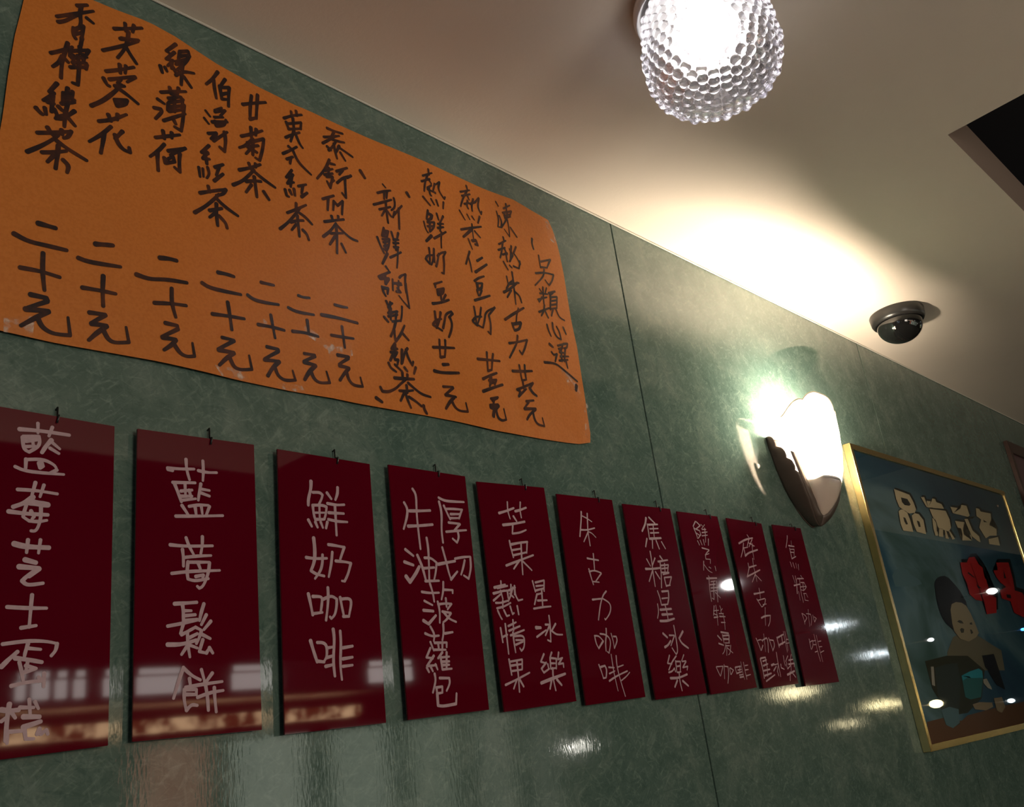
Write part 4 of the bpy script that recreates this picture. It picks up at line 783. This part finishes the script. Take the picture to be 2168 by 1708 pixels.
# outward normal for this profile (going down and inward): (-dz, dr) points outward/down
bowl_prof = prof
def disp_outer(a, j, r, z): return bubble(a, j, r, z)
bw = lathe('glass_bowl', bowl_prof, (LX, LY, H), M['bubble'], cl, 540, True, False, disp_outer)
inner = [(max(0, r - nor[j][0] * 0.003), z - nor[j][1] * 0.003) for j, (r, z) in enumerate(prof)][::3]
inner[-1] = (0.0, inner[-1][1])
iw = lathe('glass_lining', inner, (LX, LY, H), M['bubble'], cl, 96)
bmi = bmesh.new(); bmi.from_mesh(iw.data); bmesh.ops.reverse_faces(bmi, faces=bmi.faces); bmi.to_mesh(iw.data); bmi.free()
BC = emit('bulb_cool', (1.0, 0.95, 0.90), 7.0)
lathe('reflector', [(0.012, 0.0), (0.045, -0.001), (0.082, -0.006), (0.086, -0.012)], (LX, LY, H - 0.012), M['enamel'], cl, 64)
lathe('bulb', [(0, 0), (0.014, -0.002), (0.018, -0.014)] + [(0.053 * math.sin(0.35 + a * (PI - 0.35) / 20), -0.058 + 0.044 * math.cos(0.35 + a * (PI - 0.35) / 20)) for a in range(20)] + [(0, -0.102)], (LX, LY, H - 0.010), BC, cl, 48)

# ------------------------------------------------------------------ dome camera
DX, DY = 2.640, 0.824
dc = empty('dome_camera', (DX, DY, H))
tag(dc, 'small black dome security camera on the ceiling near the wall lamp', 'camera')
lathe('base', [(0, 0), (0.075, 0), (0.077, -0.004), (0.075, -0.026), (0.071, -0.034), (0.066, -0.035), (0.065, -0.030), (0, -0.030)], (DX, DY, H), M['camblack'], dc, 72)
lathe('dome', [(0.064 * math.cos(a * PI / 2 / 24), -0.030 - 0.010 * min(1, a / 3) - 0.054 * math.sin(a * PI / 2 / 24)) for a in range(25)], (DX, DY, H), M['camdome'], dc, 72)

# ------------------------------------------------------------------ framed glazed poster
YF = 0.979; FX0, FX1, FZ0, FZ1 = 2.440, 3.742, -0.130, 0.673
pf = empty('framed_poster', ((FX0 + FX1) / 2, YF, 0.27))
tag(pf, 'gold-framed blue glazed food poster with cream characters 品凍式各 right of the wall lamp', 'picture')
bw_ = 0.016
def bar(a, b, c, d):   # mitred frame bar from outer corners a,b and inner corners c,d (x, z)
    q0 = [Vector((p[0], YF, p[1])) for p in (a, b, c, d)]; q1 = [Vector((p.x, 0.9995, p.z)) for p in q0]
    hexa('frame_bar', q0, q1, M['gold'], pf, 0.0008)
o_ = [(FX0, FZ0), (FX1, FZ0), (FX1, FZ1), (FX0, FZ1)]
i_ = [(FX0 + bw_, FZ0 + bw_), (FX1 - bw_, FZ0 + bw_), (FX1 - bw_, FZ1 - bw_), (FX0 + bw_, FZ1 - bw_)]
for k in range(4): bar(o_[k], o_[(k + 1) % 4], i_[(k + 1) % 4], i_[k])
YP = 0.9875
PX = 0
def printmat():
    m = mat('poster_print', (0.05, 0.1, 0.13), 0.5); t = NT(m); o = t.obj()
    n = t.noise(1.6, 5, 0.55, 0.8, t.mapping((1.0, 1, 1.6), (0, 0.5, 0), o))
    r = t.ramp(n.outputs[0], [(0.30, (0.02, 0.05, 0.10, 1)), (0.5, (0.045, 0.12, 0.17, 1)), (0.60, (0.15, 0.24, 0.27, 1)), (0.70, (0.06, 0.12, 0.11, 1))])
    t.l(r.outputs[0], t.b.inputs['Base Color']); return m
pm = {'bg': printmat()}
for nme, col in dict(cream=(0.62, 0.50, 0.33), shadow=(0.010, 0.010, 0.010), red=(0.45, 0.02, 0.02), hair=(0.012, 0.012, 0.014), skin=(0.30, 0.24, 0.15),
                     eye=(0.05, 0.045, 0.03), table=(0.13, 0.065, 0.035), teal=(0.03, 0.26, 0.32), teald=(0.03, 0.13, 0.13), bottle=(0.04, 0.05, 0.045), olive=(0.09, 0.08, 0.045),
                     pale=(0.34, 0.31, 0.26), haze=(0.10, 0.17, 0.19), plate=(0.26, 0.2, 0.13), dress=(0.16, 0.14, 0.09), jacket=(0.035, 0.035, 0.02)).items():
    pm[nme] = mat('print_' + nme, tuple(min(0.9, v * 1.15) for v in col), 0.5)
mesh('print', [(FX0 + 0.01, YP, FZ0 + 0.01), (FX1 - 0.01, YP, FZ0 + 0.01), (FX1 - 0.01, YP, FZ1 - 0.01), (FX0 + 0.01, YP, FZ1 - 0.01)], [(0, 1, 2, 3)], pm['bg'], pf)
layer = [0]
def shape(name, polys, crop, key, off=(0, 0), clip=True):
    ox, oy, s = crop; layer[0] += 1; y = YP - 0.00015 * layer[0]
    bm = bmesh.new()
    for pl in polys:
        pts = [tuple(float(v) for v in p.split(',')) for p in pl.split()]
        vv = []
        for x, yy in pts:
            p = aty(ox + (x + off[0]) / s, oy + (yy + off[1]) / s, y)
            p.x = min(FX1 - 0.012, max(FX0 + 0.012, p.x)); p.z = min(FZ1 - 0.012, max(FZ0 + 0.012, p.z))
            vv.append(bm.verts.new(p))
        try: bm.faces.new(vv)
        except ValueError: pass
    bmesh.ops.triangulate(bm, faces=bm.faces[:])
    me = bpy.data.meshes.new(name); bm.to_mesh(me); bm.free(); me.materials.append(pm[key])
    return link(name, me, pf)
P1 = (1860, 1020, 7.039); P2 = (1960, 1160, 6.567); P3 = (1920, 1380, 7.762)
shape('printed_cloud', ['200,1400 260,1300 350,1280 420,1300 480,1380 600,1450 650,1520 500,1560 250,1560'], P1, 'haze')
shape('printed_drink', ['0,420 60,350 200,300 330,330 420,520 300,640 120,700 0,660'], (1860, 1290, 7.0), 'haze')
shape('printed_table', ['330,1150 600,1080 900,1130 1000,1040 1300,960 1500,900 2100,780 2100,1300 400,1640'], P3, 'table')
shape('printed_figure', ['380,1240 480,1180 700,1200 900,1330 1050,1420 1100,1700 300,1700 300,1450'], P2, 'dress')
shape('printed_figure', ['300,150 650,60 1000,60 1280,300 1230,760 1000,1000 820,1030 600,900 420,600'], P3, 'jacket')
shape('printed_bottle', ['460,260 640,200 830,180 880,480 870,800 850,1080 880,1180 760,1240 640,1190 560,950 500,640'], P3, 'bottle')
shape('printed_bottle', ['395,240 440,240 465,560 415,540'], P3, 'pale')
shape('printed_glass', ['560,950 700,900 850,940 870,1160 760,1250 650,1200'], P3, 'haze')
shape('printed_card', ['900,390 1030,320 1180,270 1240,310 1250,440 1220,740 1050,780 960,740'], P3, 'teald')
shape('printed_card', ['900,390 1030,320 1180,270 1240,310 1250,420 1050,430 1030,400 920,470'], P3, 'teal')
shape('printed_chair', ['1240,60 1430,30 1500,250 1620,620 1480,540 1400,420 1330,290 1290,250'], P3, 'hair')
shape('printed_plate', ['1080,860 1200,820 1400,830 1420,900 1300,960 1120,940', '1430,760 1560,740 1620,900 1560,1000 1480,960'], P3, 'plate')
shape('printed_napkin', ['1255,450 1310,435 1390,580 1400,620 1330,590 1260,510'], P3, 'pale')
shape('printed_hair', ['125,500 150,430 200,395 260,385 320,415 400,500 480,600 560,740 600,900 500,860 380,800 350,860 370,1000 390,1140 300,1060 240,980 190,860 150,700'], P2, 'hair')
shape('printed_face', ['345,860 360,780 420,750 500,760 560,800 620,900 680,1030 740,1180 700,1240 600,1300 480,1260 400,1160 370,1050'], P2, 'skin')
shape('printed_features', ['435,1020 465,1000 500,1010 530,1050 480,1045', '610,1040 640,1030 650,1065 615,1062', '475,1130 500,1110 535,1125 530,1175 495,1180', '615,1130 640,1135 660,1180 630,1195'], P2, 'eye')
RED = ['480,200 570,200 600,130 680,120 740,230 790,270 815,400 830,430 870,430 885,560 900,640 980,690 985,900 850,920 810,740 700,720 610,640 570,480 510,360',
       '940,310 1000,310 980,200 1150,200 1210,420 1240,590 1340,620 1400,720 1400,980 1230,900 1180,740 1060,700 1030,590 1120,540 1040,480 980,400']
shape('printed_shadow', RED, P2, 'shadow', (22, -48)); shape('printed_lettering', RED, P2, 'red')
shape('printed_strokes', ['590,330 700,420 650,400 585,350', '700,500 780,560 730,560', '1080,300 1120,420 1090,420', '1120,640 1180,650 1190,700 1130,690'], P2, 'hair')
def ring(o, h): return (o, h)
CRM = ['230,105 460,190 520,300 560,410 540,460 460,470 400,440 310,370 265,260', '300,440 320,415 350,410 420,440 470,560 520,745 370,725 330,620', '495,500 540,465 600,480 670,570 710,780 570,740 520,620',
 '630,225 680,225 740,380 715,370', '715,280 790,290 800,245 845,255 860,300 940,330 975,400 740,380', '760,400 1000,430 1060,560 1080,680 1050,740 900,690 850,600 800,500',
 '800,540 850,560 870,680 890,800 850,800 820,700', '905,690 960,700 965,820 900,810', '990,720 1010,730 1050,850 1000,840', '1040,720 1070,740 1140,850 1100,860',
 '1070,370 1220,395 1230,340 1310,355 1360,500 1330,520 1110,465', '1140,580 1280,600 1310,690 1260,700 1270,780 1390,790 1395,875 1250,870 1210,775 1250,770 1230,690 1180,680',
 '1280,550 1330,550 1400,720 1500,810 1520,900 1480,880 1380,800', '1450,390 1500,400 1520,440 1670,470 1680,560 1650,640 1760,700 1760,800 1660,800 1600,840 1500,680 1530,560 1460,510', '1640,850 1780,820 1810,950 1650,925']
shape('printed_shadow', CRM, P1, 'shadow', (18, -26)); shape('printed_lettering', CRM, P1, 'cream')
shape('printed_counter', ['335,230 430,255 480,335 460,355 390,345 350,300', '370,525 400,535 440,630 410,635 385,590', '570,575 610,590 630,670 600,670', '740,383 800,380 830,400 790,405', '905,400 980,400 970,420',
 '860,580 880,650 890,740 870,740', '1320,520 1440,515 1400,550 1340,545', '1560,560 1620,600 1570,600', '1300,700 1360,730 1370,770 1300,760'], P1, 'shadow')
mesh('glass_pane', [(FX0 + 0.012, 0.9825, FZ0 + 0.012), (FX1 - 0.012, 0.9825, FZ0 + 0.012), (FX1 - 0.012, 0.9825, FZ1 - 0.012), (FX0 + 0.012, 0.9825, FZ1 - 0.012)], [(0, 1, 2, 3)], M['pane'], pf)
sp = aty(2112, 1071, 0.982); lathe('screw', [(0, 0), (0.006, 0), (0.005, -0.002), (0, -0.003)], (0, 0, 0), M['bronze'], pf, 16)
s_ = pf.children[-1]; s_.data.transform(Matrix.Translation((sp.x, 0.982, sp.z)) @ Matrix.Rotation(-PI / 2, 4, 'X'))

# ------------------------------------------------------------------ brown framed board at the right edge
bd = empty('framed_board', (4.45, 0.99, 0.5)); tag(bd, 'dark brown wooden framed board cut off by the right edge of the picture', 'picture')
BX0, BX1, BZ0, BZ1 = 4.022, 4.95, 0.15, 0.918
o_ = [(BX0, BZ0), (BX1, BZ0), (BX1, BZ1), (BX0, BZ1)]; w_ = 0.05
i_ = [(BX0 + w_ * 0.6, BZ0 + w_), (BX1 - w_, BZ0 + w_), (BX1 - w_, BZ1 - w_), (BX0 + w_ * 0.6, BZ1 - w_)]
for k in range(4):
    q0 = [Vector((p[0], 0.984, p[1])) for p in (o_[k], o_[(k + 1) % 4], i_[(k + 1) % 4], i_[k])]
    hexa('frame_bar', q0, [Vector((p.x, 0.9995, p.z)) for p in q0], M['wood'], bd, 0.001)
box('board', (BX0 + 0.01, 0.992, BZ0 + 0.01), (BX1 - 0.01, 0.9993, BZ1 - 0.01), M['maroon'], bd)

# ------------------------------------------------------------------ the far side of the room (seen only as reflections)
YB = -2.0
ct = empty('serving_counter', (3.0, -2.2, FL)); tag(ct, 'white counter bulkhead with lit display along the opposite side of the room', 'counter')
box('bulkhead', (0.8, -2.38, 0.38), (5.9, YB, 0.533), M['white'], ct, 0.004)
box('shelf', (0.8, -2.38, 0.233), (5.9, YB, 0.253), M['wood'], ct)
LB = emit('lightbox', (1.0, 0.93, 0.88), 4.5)
for a, b in ((0.335, 0.343), (0.35, 0.365), (0.372, 0.382), (0.39, 0.40), (0.42, 0.428), (0.455, 0.503), (0.566, 0.625), (0.76, 0.785), (0.80, 0.83)):
    box('lightbox', (a * 4, YB - 0.01, 0.415), (b * 4, YB + 0.012, 0.485), LB, ct)
    box('lightbox', (a * 4 + 0.01, YB - 0.01, 0.497), (b * 4, YB + 0.008, 0.52), LB, ct)
glow = emit('display_glow', (1.0, 0.62, 0.34), 8.0)
nt = glow.node_tree; e = [n_ for n_ in nt.nodes if n_.type == 'EMISSION'][0]
tc = nt.nodes.new('ShaderNodeTexCoord'); nz = nt.nodes.new('ShaderNodeTexNoise'); nz.inputs['Scale'].default_value = 14; nz.inputs['Detail'].default_value = 5
rp = nt.nodes.new('ShaderNodeValToRGB'); rp.color_ramp.elements[0].position = 0.42; rp.color_ramp.elements[1].position = 0.62
rp.color_ramp.elements[0].color = (0.10, 0.03, 0.01, 1); rp.color_ramp.elements[1].color = (1.0, 0.66, 0.36, 1)
nt.links.new(tc.outputs['Object'], nz.inputs['Vector']); nt.links.new(nz.outputs[0], rp.inputs[0]); nt.links.new(rp.outputs[0], e.inputs[0])
box('display_light', (0.8, -2.2, 0.26), (3.0, -2.03, 0.313), glow, ct)
wn = empty('window_1', (2.4, -2.3, -0.3)); wn['kind'] = 'structure'
cols_ = [((1.40, 1.64), (0.75, 0.28, 0.18), 0.55), ((1.72, 2.02), (0.80, 0.85, 0.70), 0.5), ((2.12, 2.40), (0.75, 0.82, 0.66), 0.42),
         ((2.48, 2.74), (0.72, 0.8, 0.62), 0.30), ((2.84, 3.08), (0.72, 0.76, 0.6), 0.22), ((3.16, 3.36), (0.7, 0.72, 0.58), 0.14)]
for (a, b), c, s in cols_:
    a *= 4 / 3; b *= 4 / 3
    box('pane', (a, -2.06, -0.9), (b, -2.05, 0.205), emit('lit_pane', c, s * 4.5), wn)
    box('mullion', (b, -2.07, -0.95), (b + 0.095, -2.03, 0.225), M['wood'], wn)
lamps = [((3.46, YB, -0.02), 0.030, (1, 0.96, 0.86), 22, 'white globe lamp opposite the seventh red sign'),
         ((6.33, YB, 0.53), 0.05, (0.85, 0.95, 1.0), 14, 'cool white tube lamp opposite the gold frame'),
         ((6.95, YB, 0.33), 0.05, (0.85, 0.95, 1.0), 9, 'second cool white tube lamp further along'),
         ((6.81, YB, -0.02), 0.06, (1.0, 0.85, 0.45), 8, 'yellow globe lamp, nearer one of a pair'),
         ((7.14, YB, -0.03), 0.055, (1.0, 0.85, 0.45), 8, 'yellow globe lamp, further one of a pair'),
         ((6.2, YB, -0.11), 0.05, (1.0, 0.85, 0.5), 4, 'dim yellow globe lamp below the pair'),
         ((5.6, YB, 0.12), 0.10, (1.0, 0.86, 0.5), 5, 'wide yellow lamp opposite the last red sign'),
         ((5.07, YB, 0.78), 0.06, (1, 0.95, 0.95), 30, 'bright white lamp high on the opposite wall'),
         ((9.9, YB, 0.87), 0.10, (0.95, 1.0, 1.0), 14, 'large round white lamp at the far end'),
         ((8.0, YB, 0.42), 0.045, (0.95, 1.0, 1.0), 12, 'small white lamp opposite the poster'),
         ((9.5, YB, -0.14), 0.06, (0.8, 0.95, 1.0), 12, 'pale blue-white lamp at the far end'),
         ((10.5, YB, 0.50), 0.05, (0.05, 0.3, 1.0), 6, 'small blue sign lamp at the far end'),
         ((7.75, YB, -0.07), 0.11, (1.0, 0.88, 0.45), 10, 'large yellow lamp shade opposite the poster corner')]
for (p, r, c, s, lab) in lamps:
    p = (p[0] * 4 / 3, p[1], p[2] * 4 / 3); r *= (1.0 if p[0] < 7 * 4 / 3 else 0.6); s *= 3.2
    t = empty('opposite_lamp', (p[0], -2.38, p[2])); tag(t, lab, 'lamp', 'small lamps along the opposite wall')
    tube('arm', [(p[0], -2.40, p[2]), (p[0], p[1] - r * 0.8, p[2])], 0.008, M['bronze'], t)
    n_ = 12
    wide = 2.4 if 'tube' in lab or 'wide' in lab else 1.0
    vs = []; fs = []
    for i in range(n_ + 1):
        th = PI * i / n_
        for k in range(20):
            a = 2 * PI * k / 20
            vs.append((p[0] + wide * r * math.cos(th), p[1] + r * math.sin(th) * math.cos(a), p[2] + r * (0.45 if wide > 1 else 0.6) * math.sin(th) * math.sin(a)))
    for i in range(n_):
        for k in range(20): fs.append((i * 20 + k, i * 20 + (k + 1) % 20, (i + 1) * 20 + (k + 1) % 20, (i + 1) * 20 + k))
    mesh('globe', vs, fs, emit('lamp_glow', c, s), t, True)
